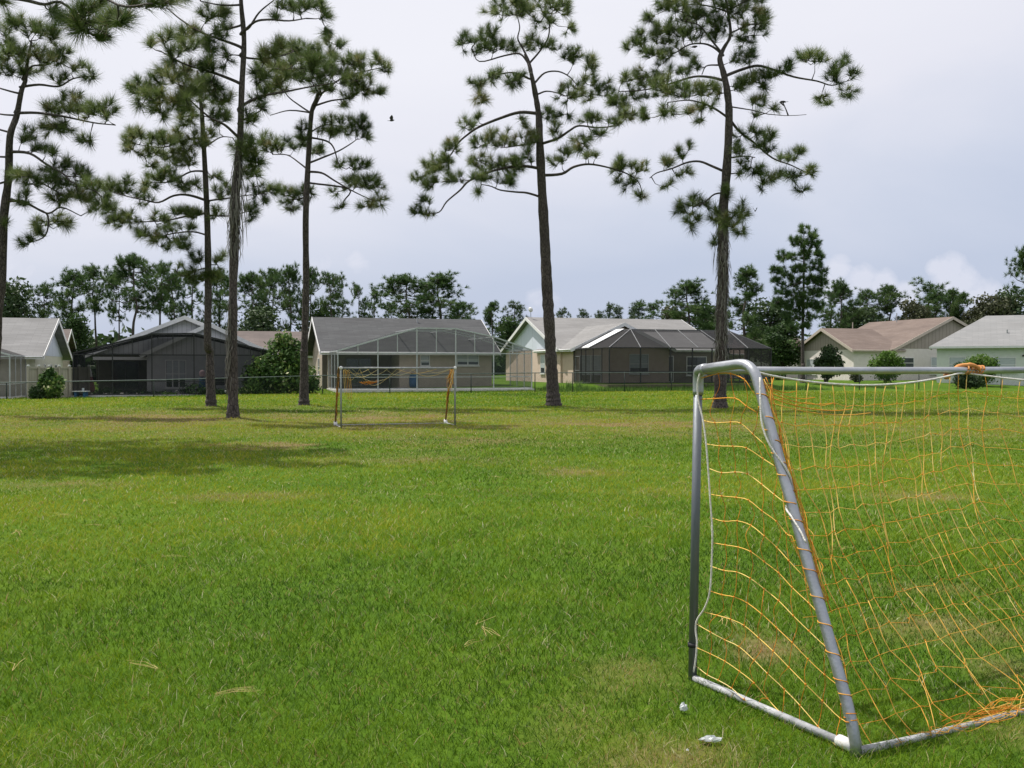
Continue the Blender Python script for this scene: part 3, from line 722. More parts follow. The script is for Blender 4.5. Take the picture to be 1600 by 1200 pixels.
BG = [
 ('broad', 22, 438, 92, 'dark bushy tree behind the weathered grey roof at the left edge', .95, 'tree'), ('flat', 62, 446, 98, 'crooked flat-topped pine just left of the pine grove', .9),
 ('round_a', 115, 424, 96, 'first pine of the grove, directly above the tan fence', 1.0), ('flat', 152, 419, 102, 'second pine of the grove, right of the one above the tan fence', .8), ('round_b', 206, 400, 98, 'tallest pine of the grove behind the dark cage', .95),
 ('round_b', 183, 424, 106, 'pine just left of the tallest grove pine, slightly lower', .6), ('flat', 245, 414, 100, 'flat-topped pine right of the tallest grove pine, with bare trunk', .85), ('round_a', 270, 430, 108, 'pine above the grey gable, between the grove and the slim field pine', .8),
 ('loose', 300, 428, 112, 'loose pine showing just left of the slim field pine', .9), ('round_a', 345, 424, 110, 'pine showing between the slim pine and the moss-hung trunk', .85),
 ('round_b', 392, 428, 100, 'first pine right of the moss-hung trunk, behind the shrub', .9), ('round_b', 425, 422, 104, 'dark round-crowned pine above the tall shrub', .75), ('round_a', 452, 417, 98, 'pine just left of the forked field pine', .75),
 ('broad', 408, 482, 96, 'low dark broadleaf tree behind the brown roof and shrub', 1.5, 'tree'), ('broad_b', 115, 488, 92, 'yellowish green leafy tree beside the ridge of the weathered grey roof', 1.0, 'tree'),
 ('round_a', 487, 420, 105, 'pine peeking out right of the forked pine trunk', .6), ('flat', 514, 430, 100, 'slender small-crowned pine left of the dark grey roof ridge', .8), ('thin', 530, 465, 108, 'thin sparse pine over the left end of the dark grey roof', 1.1),
 ('loose', 563, 446, 112, 'narrow pine, left one of the thin pair above the dark grey roof', .65), ('loose', 583, 454, 114, 'narrow pine, right one of the thin pair above the dark grey roof', .65), ('broad_b', 500, 478, 106, 'low leafy tree at the left gable of the dark grey roof', 1.2, 'tree'),
 ('round_b', 630, 431, 106, 'broad-crowned pine, left one of the two large ones above the dark grey roof', 1.35), ('round_a', 686, 429, 106, 'broad-crowned pine, right one of the two large ones above the dark grey roof', 1.5), ('flat', 728, 474, 112, 'small pine top near the right end of the dark grey ridge', 1.1), ('loose', 612, 470, 116, 'small pine below the left large crown, above the dark grey roof', 1.1),
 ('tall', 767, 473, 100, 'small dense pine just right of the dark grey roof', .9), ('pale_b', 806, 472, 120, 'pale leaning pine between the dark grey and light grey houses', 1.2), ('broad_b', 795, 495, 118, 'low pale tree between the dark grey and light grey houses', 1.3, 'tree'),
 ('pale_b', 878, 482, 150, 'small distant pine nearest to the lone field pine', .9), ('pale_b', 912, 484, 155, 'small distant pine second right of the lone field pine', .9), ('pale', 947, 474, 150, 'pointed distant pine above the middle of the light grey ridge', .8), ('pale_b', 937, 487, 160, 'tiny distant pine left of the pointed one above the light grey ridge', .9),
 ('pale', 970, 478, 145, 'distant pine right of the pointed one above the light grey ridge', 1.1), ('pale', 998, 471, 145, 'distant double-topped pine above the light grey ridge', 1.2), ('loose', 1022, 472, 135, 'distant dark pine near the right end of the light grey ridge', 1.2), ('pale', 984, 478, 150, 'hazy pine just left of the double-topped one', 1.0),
 ('round_a', 1075, 440, 98, 'round-headed pine left of the vine-wrapped trunk', 1.4), ('olive', 1052, 474, 104, 'olive tree left of the round-headed pine, behind the light grey roof', 1.0, 'tree'), ('broad_b', 1105, 468, 104, 'leafy tree between the round-headed pine and the vine-wrapped trunk', 1.2, 'tree'),
 ('cone', 1168, 417, 90, 'dark cone-shaped pine right of the vine-wrapped trunk', 1.15), ('broad', 1205, 468, 100, 'low dark tree between the cone-shaped pine and the tall right pine', 1.3, 'tree'), ('broad_b', 1225, 500, 95, 'low bright green tree in front of the brown garage roof', 1.6, 'tree'),
 ('round_a', 1312, 441, 105, 'dark pine right of the tall bushy pine', 1.05), ('loose', 1296, 452, 110, 'loose pine behind the lower left gable of the brown house', 1.1), ('flat', 1350, 456, 112, 'small flat pine above the brown roof, left of the pointed one', 1.1), ('tall', 1392, 447, 112, 'pointed dark pine above the middle of the brown roof', 1.15), ('broad', 1338, 478, 110, 'low dark tree behind the brown ridge', 1.3, 'tree'),
 ('thin', 1446, 441, 118, 'thin sparse-topped pine above the right gable of the brown house', 1.5), ('olive', 1428, 464, 108, 'rounded olive tree left of the thin sparse pine', 1.0, 'tree'), ('round_a', 1465, 455, 112, 'pine right of the thin sparse pine', 1.1), ('tall', 1485, 454, 114, 'dense pine behind the peak of the brown gable', .9), ('tall', 1503, 459, 110, 'pine between the brown gable and the pale hip roof', .9),
 ('olive', 1530, 470, 108, 'dull olive tree over the corner of the pale hip roof', 1.1, 'tree'), ('olive', 1555, 455, 106, 'taller dull olive tree above the pale hip roof', 1.1, 'tree'), ('broad', 1580, 452, 108, 'dark green tree above the pale hip roof at the right edge', 1.1, 'tree'), ('round_b', 1612, 385, 70, 'pine whose branches just enter at the right edge of the photo', .7),
]
for k, px, top, Y, lab, *rest in BG:
    bg_tree(k, px, top, Y, lab, rest[0] if rest else 1.0, rest[1] if len(rest) > 1 else 'pine tree')
# far wood closing the view between the trunks
r = np.random.default_rng(77); blobs = []
for i in range(150):
    a = r.uniform(-75, 80); b = r.uniform(78, 100); p = ab2w(a, b, 0); h = r.uniform(2.5, 6.2)
    blobs.append((p[0], p[1], h * .5, r.uniform(2.5, 4.5), r.uniform(2, 3), h * .62))
tag(link('far_wood', leaf_mesh('far_wood', blobs, 26000, .75, 78), M['leaf_dark']), 'low dark wood closing the view behind the houses', 'wood', kind='stuff')
# ---------------------------------------------------------------- houses
def local_house(name, a, b, zg, label, cat='house', rz=PHI, pos=None):
    p = ab2w(a, b, zg) if pos is None else pos
    return empty(name, p, label, cat, None, rz)
def gable_block(root, x0, x1, y0, y1, ze, zr, axis, wall, roof, gable, over=.45, zb=-.3, trim='trim', th=.16, ends=(1, 1), wallgeom=True, rake=True):
    """walls, roof and gable panels of a block; axis 'x' or 'y' is the ridge direction; ends say which gable ends show"""
    def S(u, v, z): return (u, v, z) if axis == 'x' else (v, u, z)
    u0, u1, v0, v1 = (x0, x1, y0, y1) if axis == 'x' else (y0, y1, x0, x1)
    vm = (v0 + v1) / 2; sl = (zr - ze) / (vm - v0 + over)
    zw = ze + sl * over - .12                                        # wall plate below the roof
    if wallgeom:
        MB().box(x0, x1, y0, y1, zb, zw).build('wall', M[wall], root)
    # roof: two slabs meeting at the ridge
    prof = [(v0 - over, ze), (vm, zr), (v1 + over, ze), (v1 + over, ze - th), (vm, zr - th), (v0 - over, ze - th)]
    a0 = u0 - over * (1 if ends[0] else .0); a1 = u1 + over * (1 if ends[1] else .0)
    rf = MB().extrude([S(a0, v, z) for v, z in prof], np.subtract(S(a1, 0, 0), S(a0, 0, 0))).build('roof', M[roof], root)
    for e, uu, sgn in ((0, u0, -1), (1, u1, 1)):
        if not ends[e]: continue
        tri = [S(uu + sgn * .015, v0 + .02, zw - .05), S(uu + sgn * .015, v1 - .02, zw - .05), S(uu + sgn * .015, vm, zr - th - .06)]
        MB().extrude(tri, S(-sgn * .10, 0, 0)).build('gable_panel', M[gable], root)
        if rake:
            ed = uu + sgn * (over + .012)
            m_ = MB()
            for va in (v0 - over, v1 + over):
                q = [S(ed, va, ze + .015), S(ed, vm, zr + .015), S(ed, vm, zr - .26), S(ed, va, ze - .26)]
                m_.extrude(q, S(sgn * .03, 0, 0))
            m_.build('rake_board', M[trim], root)
    for va, sg in ((v0 - over, -1), (v1 + over, 1)):
        g0 = S(a0 + .02, va + sg * .075, ze - .075); g1 = S(a1 - .02, va + sg * .075, ze - .075)
        MB().tube([g0, g1], .045, 8).build('gutter', M[trim], root, True)
        f_ = MB()
        A = S(a0, va + sg * .004, ze - .21); B = S(a1, va + sg * .034, ze - .008)
        f_.box(min(A[0], B[0]), max(A[0], B[0]), min(A[1], B[1]), max(A[1], B[1]), min(A[2], B[2]), max(A[2], B[2]))
        f_.build('fascia', M[trim], root)
    return rf
def window(root, face, pos, w, z0, z1, kind='glass', frame='trim', mull=0, bars=1, sill=True):
    """face: '-y' front wall at y=pos[1], '-x'/'+x' side wall; pos = centre on the wall plane"""
    def B(m, l0, l1, d0, d1, za, zb):
        if face == '-y': m.box(pos[0] + l0, pos[0] + l1, pos[1] - d1, pos[1] - d0, za, zb)
        elif face == '-x': m.box(pos[0] - d1, pos[0] - d0, pos[1] + l0, pos[1] + l1, za, zb)
        else: m.box(pos[0] + d0, pos[0] + d1, pos[1] + l0, pos[1] + l1, za, zb)
    f = MB(); h = w / 2
    B(f, -h - .06, -h, -.02, .05, z0 - .06, z1 + .06); B(f, h, h + .06, -.02, .05, z0 - .06, z1 + .06)
    B(f, -h, h, -.02, .05, z1, z1 + .06); B(f, -h, h, -.02, .05, z0 - .06, z0)
    for i in range(mull): x = -h + w * (i + 1) / (mull + 1); B(f, x - .035, x + .035, -.02, .045, z0, z1)
    for i in range(bars): z = z0 + (z1 - z0) * (i + 1) / (bars + 1); B(f, -h + .001, h - .001, -.02, .04, z - .025, z + .025)
    fo = f.build('window', M[frame], root)
    p = MB(); B(p, -h, h, -.02, .02, z0, z1); p.build('pane', M['glass'], fo)
    if kind == 'blind':
        q = MB(); B(q, -h + .02, h - .02, -.015, .027, z0 + (z1 - z0) * .28, z1 - .01); q.build('blind', M['blind'], fo)
    if sill:
        s = MB(); B(s, -h - .12, h + .12, -.02, .10, z0 - .14, z0 - .065); s.build('sill', M[frame], fo)
    return fo
def door(root, face, pos, w, z0, z1, mat='glass', frame='trim'):
    fo = window(root, face, pos, w, z0, z1, 'glass', frame, 0, 0, False)
    return fo

def cage(label, a0, a1, b0, b1, zg, prof, post_a, mat_f, mat_s, rail_z, eave, roof_end, right_b=None, slabm='concrete', chair=.85):
    """screened pool cage with a flat-topped gable front; prof = [(a, z)...] roofline of the front; roof_end(z) = b where the roof meets the house"""
    root = local_house('pool_enclosure', (a0 + a1) / 2, b0, zg, label, 'pool cage')
    ac = (a0 + a1) / 2
    L = lambda a, b, z: (a - ac, b - b0, z - zg)
    w = .062
    MB().box(a0 - ac - .15, a1 - ac + .15, -.15, b1 - b0, -.4, .06).build('slab', M[slabm], root)
    zt = lambda a: float(np.interp(a, [p[0] for p in prof], [p[1] for p in prof]))
    for a in post_a:
        MB().bar(L(a, b0, zg + .06), L(a, b0, zt(a)), w, w).build('post', M[mat_f], root)
    # short uprights over the transom
    for i in range(len(post_a) - 1):
        x = (post_a[i] + post_a[i + 1]) / 2
        if zt(x) - rail_z > .25: MB().bar(L(x, b0 + .02, rail_z), L(x, b0 + .02, zt(x)), w * .7).build('upright', M[mat_f], root)
    m = MB()
    m.bar(L(a0 + w / 2, b0 + .005, rail_z), L(a1 - w / 2, b0 + .005, rail_z), w * .9, w * .9)
    m.bar(L(a0 + w / 2, b0 + .005, zg + chair), L(a1 - w / 2, b0 + .005, zg + chair), w * .6, w * .6)
    m.bar(L(a0 + w / 2, b0 + .005, zg + .11), L(a1 - w / 2, b0 + .005, zg + .11), w * .9, w * .9)
    m.build('rail', M[mat_f], root)
    m = MB()
    for (x0, z0), (x1, z1) in zip(prof[:-1], prof[1:]): m.bar(L(x0, b0, z0), L(x1, b0, z1), w * 1.3, w * 1.3)
    m.build('roof_edge', M[mat_f], root)
    # beams running back, and cross trusses behind the front
    for a, z in prof:
        be = roof_end(z)
        MB().bar(L(a, b0 + w, z), L(a, be, z), w * .8, w).build('roof_beam', M[mat_f], root)
    for k in (.36, .72):
        m = MB(); bb = b0 + (b1 - b0) * k
        for (x0, z0), (x1, z1) in zip(prof[:-1], prof[1:]):
            if roof_end(max(z0, z1)) > bb - .1 and roof_end(min(z0, z1)) >= bb: m.bar(L(x0, bb, z0 - .05), L(x1, bb, z1 - .05), w * .8, w)
        if m.v: m.build('truss', M[mat_f], root)
    # side walls
    for a in (a0, a1):
        n = 3
        for i in range(1, n + 1):
            b = b0 + (b1 - b0) * i / n
            MB().bar(L(a, b, zg + .06), L(a, b, zt(a)), w * .8).build('post', M[mat_f], root)
        m = MB()
        for z in (zg + .11, zg + chair, zt(a) - .03): m.bar(L(a, b0 + w / 2, z), L(a, b1, z), w * .6)
        m.build('rail', M[mat_f], root)
    # screen cloth
    s = MB()
    pts = [L(a0, b0 + .02, zg + .06), L(a1, b0 + .02, zg + .06)] + [L(a, b0 + .02, z) for a, z in prof[::-1]]
    s.quad(*pts)
    for a in (a0, a1): s.quad(L(a, b0 + .02, zg + .06), L(a, b1, zg + .06), L(a, b1, zt(a)), L(a, b0 + .02, zt(a)))
    s.build('screen', M[mat_s], root)
    s = MB()
    for (x0, z0), (x1, z1) in zip(prof[:-1], prof[1:]):
        s.quad(L(x0, b0 + .02, z0 + .02), L(x1, b0 + .02, z1 + .02), L(x1, roof_end(z1), z1 + .02), L(x0, roof_end(z0), z0 + .02))
    s.build('roof_screen', M[mat_s], root)
    return root, L

# ---- dark grey roofed house (middle)
ZG = .2
h = local_house('house', -6.45, 7.4, ZG, 'beige house with a dark grey shingle roof behind the white framed pool cage')
hl = lambda a, b, z: (a + 6.45, b - 7.4, z - ZG)
ze, zr = 2.66 - ZG, 5.2 - ZG
gable_block(h, -5.75, 5.75, 0, 9.3, ze, zr, 'x', 'stucco_beige', 'roof_grey', 'stucco_beige', over=.5, wallgeom=False)
w_ = MB(); zw = ze + (zr - ze) / (4.65 + .5) * .5 - .12
w_.box(-.85, 5.75, 0, 9.3, -.5, zw); w_.box(-5.75, -.85, 3.0, 9.3, -.5, zw); w_.build('wall', M['stucco_beige'], h)
MB().box(-5.75, -.86, 2.95, 2.985, -.3, zw - .02).build('lanai_wall', M['lanai'], h)
MB().box(-5.7, -5.5, .05, .25, -.3, zw).build('pillar', M['stucco_beige'], h)
window(h, '-y', (.95, 0), .55, 1.55, 2.22, 'blind'); window(h, '-y', (4.0, 0), 1.5, 1.6, 2.25, 'blind', mull=1)
window(h, '-y', (-3.2, 2.95), 1.7, .1, 2.0, 'glass', 'alu_mid', 1, 0, False)
window(h, '-x', (-5.75, 5.0), .6, .9, 2.0, 'glass')
MB().tube([hl(-5.2, 11.4, 4.75), hl(-5.2, 11.4, 5.25)], .06, 8).build('vent_pipe', M['galv_pale'], h)
cage('white framed screened pool cage in front of the dark grey roofed house', -12.1, .63, 2.5, 7.3, .13,
     [(-12.1, 2.63), (-7.1, 4.1), (-4.55, 4.1), (-2.0, 3.6), (.63, 2.75)], [-12.1, -9.6, -7.1, -4.55, -2.0, .63], 'alu_white', 'screen_white', 2.5, 2.63, lambda z: 7.1 + max(0, (z - 2.7) / .49))

# ---- light grey gabled house (centre right) and its charcoal cage
ZG = .42
h = local_house('house', 13, 12, ZG, 'pinkish beige house with a light grey roof and white gable right of the lone pine')
gable_block(h, -6.7, 7.0, 0.3, 14.7, 3.05 - ZG, 5.85 - ZG, 'x', 'stucco_tan', 'roof_light', 'siding_blue', over=.45)
# front wing, ridge running towards the field
gable_block(h, -6.55, 1.35, -2.2, 6.0, 3.0 - ZG, 5.0 - ZG, 'y', 'stucco_tan', 'roof_light', 'stucco_tan', over=.4, ends=(1, 0))
window(h, '-x', (-6.7, 4.4), .95, .75, 2.15, 'blind', bars=1)
window(h, '-y', (-1.2, -2.2), 1.5, .75, 2.15, 'blind'); window(h, '-y', (-5.2, -2.2), 1.6, .05, 2.05, 'blind', 'trim', 1, 0, False)
MB().box(1.5, 6.4, -.05, .28, -.2, 2.4).build('lanai_wall', M['lanai'], h)
window(h, '-y', (2.3, -.05), .95, .05, 2.05, 'glass', 'trim', 0, 0, False); window(h, '-y', (4.9, -.05), 1.7, .6, 2.0, 'glass')
d_ = empty('satellite_dish', ab2w(6.2, 19.2, 5.85), 'small satellite dish on the left end of the light grey ridge', 'satellite dish', None, 2.6)
mb = MB(); [mb.tube([(0, 0, -.05), (0, .05, .55)], .03, 6)]; mb.build('mast', M['galv_pale'], d_)
mb = MB(); mb.tube([(0, .05, .62), (0, .12, .60), (0, .2, .56)], [.22, .17, .04], 12); mb.build('dish', M['white_fit'], d_)

def charcoal_cage():
    zg = .42; a0, a1, b0, b1 = 6.4, 19.1, 3.0, 9.7; ze, zr = 2.96, 4.32; ra0, ra1, rb = 9.15, 17.1, 5.6
    ac = (a0 + a1) / 2
    root = local_house('pool_enclosure', ac, b0, zg, 'charcoal hip-roofed pool cage in front of the light grey gabled house', 'pool cage')
    L = lambda a, b, z: (a - ac, b - b0, z - zg); w = .075
    MB().box(a0 - ac - .15, a1 - ac + .15, -.05, b1 - b0, -.4, -.03).build('slab', M['dirt'], root)
    fa = [a0, 8.75, 11.05, 12.75, 14.3, 15.6, 17.2, a1]
    for a in fa: MB().bar(L(a, b0, zg + .06), L(a, b0, ze), w).build('post', M['alu_dark'], root)
    for b in (4.3, 5.9, 7.3, 8.2, b1):
        MB().bar(L(a0, b, zg + .06), L(a0, b, ze), w * .8).build('post', M['alu_dark'], root)
        MB().bar(L(a1, b, zg + .06), L(a1, b, ze), w * .8).build('post', M['alu_dark'], root)
    m = MB()
    for z in (zg + .11, zg + .9, ze):
        m.bar(L(a0 + w, b0 + .004, z), L(a1 - w, b0 + .004, z), w * .8)
        for a in (a0, a1): m.bar(L(a, b0 + w, z), L(a, b1, z), w * .8)
    m.build('rail', M['alu_dark'], root)
    m = MB(); m.bar(L(a0, b0, ze), L(ra0, rb, zr), w); m.bar(L(a1, b0, ze), L(ra1, rb, zr), w); m.bar(L(ra0, rb, zr), L(ra1, rb, zr), w); m.bar(L(ra0, rb, zr), L(ra0, b1 + .5, zr), w); m.bar(L(ra1, rb, zr), L(ra1, b1, zr), w)
    m.build('hip_beam', M['alu_mid'], root)
    for a in (11.05, 13.2, 15.4):
        f = (a - a0) / (a1 - a0); ar = ra0 + (ra1 - ra0) * (a - fa[1]) / (17.2 - fa[1]) * .9
        MB().bar(L(a, b0, ze + .03), L(ar, rb, zr + .03), w * .6).build('roof_beam', M['alu_light'], root)
    MB().bar(L(8.75, b0, ze + .03), L(ra0 + .02, rb, zr + .03), w * .6).build('roof_beam', M['alu_light'], root)
    MB().bar(L(17.2, b0, ze + .03), L(ra1 - .02, rb, zr + .03), w * .6).build('roof_beam', M['alu_light'], root)
    # side slope beams
    for b in (7.0, 8.6): MB().bar(L(a0, b, ze + .03), L(ra0, b, zr + .03), w * .7).build('roof_beam', M['alu_mid'], root)
    s = MB()
    s.quad(L(a0, b0 + .02, zg + .06), L(a1, b0 + .02, zg + .06), L(a1, b0 + .02, ze), L(a0, b0 + .02, ze))
    for a in (a0, a1): s.quad(L(a, b0 + .02, zg + .06), L(a, b1, zg + .06), L(a, b1, ze), L(a, b0 + .02, ze))
    s.build('screen', M['screen_mid'], root)
    s = MB()
    s.quad(L(a0, b0, ze), L(a1, b0, ze), L(ra1, rb, zr), L(ra0, rb, zr)); s.quad(L(a0, b0, ze), L(ra0, rb, zr), L(ra0, b1 + .6, zr), L(a0, b1, ze))
    s.quad(L(a1, b0, ze), L(a1, b1, ze), L(ra1, b1, zr), L(ra1, rb, zr)); s.quad(L(ra0, rb, zr), L(ra1, rb, zr), L(ra1, b1, zr), L(ra0, b1, zr))
    s.build('roof_screen', M['screen_roof'], root)
    t = lambda a, z: z
    MB().extrude([L(a0, 6.7, ze + .06), L(ra0, 6.7, zr + .06), L(ra0, 8.1, zr + .06), L(a0, 8.1, ze + .06)], (0, 0, .05)).build('roof_panel', M['panel_white'], root)
    d = MB(); d.bar(L(a0 - .03, 8.35, zg + .1), L(a0 - .03, 8.35, zg + 2.05), .07); d.bar(L(a0 - .03, 9.25, zg + .1), L(a0 - .03, 9.25, zg + 2.05), .07); d.bar(L(a0 - .03, 8.39, zg + 2.0), L(a0 - .03, 9.21, zg + 2.0), .07); d.bar(L(a0 - .03, 8.39, zg + .95), L(a0 - .03, 9.21, zg + .95), .07)
    d.build('door', M['alu_mid'], root)
charcoal_cage()

# ---- grey front-gabled house with the black cage (left)
ZG = -.02
h = local_house('house', -21.25, 9.5, ZG, 'grey house with a wide sided gable behind the black framed pool cage')
gable_block(h, -5.6, 5.6, 0, 12, 2.45 - ZG, 5.0 - ZG, 'y', 'stucco_grey', 'roof_h1', 'siding_grey', over=.5, wallgeom=False, trim='trim')
w_ = MB(); w_.box(-2.2, 5.6, 0, 12, -.5, 2.5); w_.box(-5.6, -2.2, 2.6, 12, -.5, 2.5); w_.build('wall', M['stucco_grey'], h)
MB().box(-5.58, -2.21, 2.55, 2.59, -.3, 2.48).build('lanai_wall', M['lanai'], h)
MB().box(-5.6, -2.3, -.4, -.36, 2.1, 2.3).build('lanai_fascia', M['trim'], h)
gable_block(h, -2.3, 5.4, -1.5, 4, 2.45 - ZG, 4.5 - ZG, 'y', 'stucco_grey', 'roof_h1', 'siding_grey', over=.35, ends=(1, 0))
window(h, '-y', (-.55, -1.5), 1.15, .35, 2.05, 'blind', 'trim', 2, 1)
window(h, '-y', (-3.9, 2.55), 1.6, .1, 2.0, 'glass', 'alu_mid', 1, 0, False)
cage('black framed pool cage with a flat-topped gable front in front of the grey sided house', -27.2, -16.4, 2.5, 7.8, -.08,
     [(-27.2, 2.42), (-22.95, 3.56), (-20.6, 3.62), (-16.4, 2.62)], [-27.2, -25.1, -22.95, -20.6, -18.3, -16.4], 'alu_dark', 'screen_dark', 2.33, 2.4, lambda z: 7.8 + max(0, (z - 2.6) / .6))

# ---- left edge house with the white cage
ZG = -.2
h = local_house('house', -37, 12.1, ZG, 'cream house with a weathered light grey roof at the left edge of the photo')
gable_block(h, -8, 7.2, -5.8, 5.8, 2.3 - ZG, 4.85 - ZG, 'x', 'stucco_cream', 'roof_h1', 'siding_blue', over=.55)
for y, w in ((-2.2, .35), (.4, .35), (2.4, .8)): window(h, '+x', (7.2, y), w, 1.2, 1.95, 'glass', 'trim', 0, 0)
cage('white framed pool cage of the cream house, cut by the left edge of the photo', -39, -30.25, 1.2, 6.1, -.18,
     [(-39, 2.28), (-36, 3.3), (-33.6, 3.3), (-30.25, 2.28)], [-39, -36, -33.6, -30.25], 'alu_white', 'screen_mid', 2.2, 2.28, lambda z: 6.1 + max(0, (z - 2.4) / .5))

# ---- brown house (right)
ZG = .45
h = local_house('house', 38, 15.3, ZG, 'white walled house with brown roofs and taupe gables')
X = lambda a: a - 38
gable_block(h, X(35.7), X(41), 0.3, 8.9, 3.2 - ZG, 5.3 - ZG, 'x', 'stucco_white', 'roof_brown', 'siding_brown', over=.4, ends=(1, 0), trim='trim_taupe')
gable_block(h, X(39.9), X(52.2), 0, 11, 3.3 - ZG, 6.3 - ZG, 'y', 'stucco_white', 'roof_brown', 'siding_brown', over=.4, ends=(1, 1), trim='trim_taupe')
window(h, '-x', (X(35.7), 6.6), 1.5, .55, 1.9, 'blind', bars=1); window(h, '-y', (X(41.2), 0), 1.5, 1.1, 2.0, 'glass'); window(h, '-y', (X(44.6), 0), 1.3, .6, 2.05, 'blind')
MB().tube([(X(41.0), 7.5, 4.2), (X(41.0), 7.5, 5.6)], .05, 6).build('vent_pipe', M['trim_taupe'], h)
MB().tube([(X(45.0), 6, 5.6), (X(45.0), 6, 6.5)], .05, 6).build('vent_pipe', M['galv_pale'], h)

# ---- pale hip-roofed house (right edge), turned the other way
PH6 = R(-25)
ux, uy = math.cos(PH6), math.sin(PH6)
ZG = .35
h = empty('house', (34.33 + .55 * ux - .55 * uy, 79 + .55 * uy + .55 * ux, ZG), 'pale mint house with a light hip roof at the right edge of the photo', 'house', None, PH6)
D, Wd, zev, zrg = 7.4, 17.0, 3.32 - ZG, 5.95 - ZG
MB().box(0, Wd, 0, D, -.4, zev - .02).build('wall', M['stucco_mint'], h)
o = .55; m = MB()
e = [(-o, -o, zev), (Wd + o, -o, zev), (Wd + o, D + o, zev), (-o, D + o, zev)]; k = (D / 2 + o)
r0, r1 = (-o + k, D / 2, zrg), (Wd + o - k, D / 2, zrg)
m.quad(e[0], e[1], r1, r0); m.quad(e[1], e[2], r1); m.quad(e[2], e[3], r0, r1); m.quad(e[3], e[0], r0); m.quad(e[3], e[2], e[1], e[0])
m.build('roof', M['roof_white'], h)
MB().box(-o - .02, Wd + o + .02, -o - .03, -o - .004, zev - .17, zev + .0).build('fascia', M['trim'], h)
MB().box(-o - .03, -o - .004, -o - .03, D + o, zev - .17, zev + .0).build('fascia', M['trim'], h)
window(h, '-y', (1.55, 0), 1.15, .95, 2.05, 'blind'); window(h, '-y', (4.9, 0), 1.7, .9, 2.0, 'blind'); window(h, '-y', (9.0, 0), 1.2, .95, 2.05, 'glass')
MB().tube([(6.3, 0, 2.15), (6.3, -.18, 2.2)], .07, 8).build('wall_lamp', M['black'], h)
MB().tube([(5.2, 1.2, zev + .9), (5.2, 1.2, zev + 1.35)], .06, 8).build('vent_pipe', M['galv_pale'], h)

# ---- houses glimpsed behind
h = local_house('house', 39.6, 36, .45, 'brown roofed house whose white garage door has fan windows')
gable_block(h, -7, 6, 0, 9, 3.1 - .45, 5.4 - .45, 'x', 'stucco_white', 'roof_brown', 'siding_brown', over=.5, trim='trim')
gd = MB().box(-3.6, 1.2, -.06, -.01, .0, 2.25).build('garage_door', M['trim'], h)
for i in range(8):
    x = -3.3 + i * .56; sg = 1 if i % 2 == 0 else -1
    MB().extrude([(x, -.068, 1.75), (x + .34, -.068, 1.75), (x + .34 * (1 if sg > 0 else 0), -.068, 2.05)], (0, .02, 0)).build('fan_window', M['glass'], gd)
h = local_house('house', -34.5, 34, 0, 'house with a brown roof glimpsed between the cream house and the black cage')
gable_block(h, -5, 2.2, 0, 9, 2.6, 5.1, 'x', 'stucco_beige', 'roof_dull', 'stucco_beige', over=.5)
h = local_house('house', -17.5, 31, .1, 'house with a faded brown roof glimpsed behind the big shrub')
gable_block(h, -6, 7, 0, 9, 2.6, 4.9, 'x', 'stucco_beige', 'roof_dull', 'stucco_beige', over=.5)

# ---------------------------------------------------------------- fences
fr = empty('chain_link_fence', ab2w(0, 0), 'low chain-link fence with dark posts running along the back yards', 'fence', None, PHI)
pa = [-46, -39, -30.2, -22.73, -13.32, -9.3, -4.2, 0, 2.55, 6.2, 9.6, 13.4, 16.8, 20.0, 24.4, 29.53, 33, 37, 41, 46, 50]
def ftop(a): return float(np.interp(a, [-46, -30, -22, -13, 0, 50], [.80, .78, .90, 1.12, 1.25, 1.3]))
for a in pa:
    p = ab2w(a, 0); z0 = float(zground(p[0], p[1]))
    MB().tube([(a, 0, z0 - .1), (a, 0, ftop(a) + .03)], .032, 8).build('post', M['fence_post'], fr, True)
MB().tube([(a, -.045, ftop(a)) for a in pa], .024, 8).build('top_rail', M['fence_rail'], fr, True)
mm = MB()
for a, b in zip(pa[:-1], pa[1:]):
    z0 = float(zground(*ab2w(a, 0)[:2])); z1 = float(zground(*ab2w(b, 0)[:2]))
    mm.quad((a, -.035, z0 + .02), (b, -.035, z1 + .02), (b, -.035, ftop(b)), (a, -.035, ftop(a)))
mm.build('wire_mesh', M['chain'], fr)

pf = empty('privacy_fence', ab2w(-29.3, .9, -.2), 'tan board fence with white capped posts between the cream house and the black cage', 'fence', None, PHI + R(38))
n = 6; LF = 3.6
for i in range(n + 1):
    x = LF * i / n
    MB().box(x - .05, x + .05, -.09, .01, -.2, 1.86).build('post', M['tan_fence'], pf)
    c = MB(); c.box(x - .07, x + .07, -.11, .03, 1.865, 1.9); c.box(x - .04, x + .04, -.08, 0, 1.9, 1.96); c.build('post_cap', M['white_fit'], pf)
MB().box(.05, LF - .05, .015, .04, -.1, 1.8).build('board_panel', M['tan_fence'], pf)
MB().box(.05, LF - .05, -.03, .012, 1.72, 1.8).build('rail', M['tan_fence'], pf)

# ---------------------------------------------------------------- shrubs and yard plants
def shrub(name, x, y, blobs, n, size, mat, label, seed, cat='shrub', group=None, elong=1.8, stems=4, stemr=.03):
    z = float(zground(x, y)); root = empty(name, (x, y, z), label, cat, group)
    r = np.random.default_rng(seed); mb = MB()
    for i in range(stems):
        b = blobs[i % len(blobs)]; a = r.uniform(0, 6.28)
        mb.tube([(math.cos(a) * .08, math.sin(a) * .08, -.1), (b[0] * .5, b[1] * .5, b[2] * .5), (b[0], b[1], b[2] + b[5] * .3)], [stemr, stemr * .8, stemr * .4], 5)
    mb.build('stem', M['bark_far'], root, True)
    link('foliage', leaf_mesh('foliage', blobs, n, size, seed), M[mat], root)
    return root
def pxs(px, Y): return ray(px, 600)[0] * Y
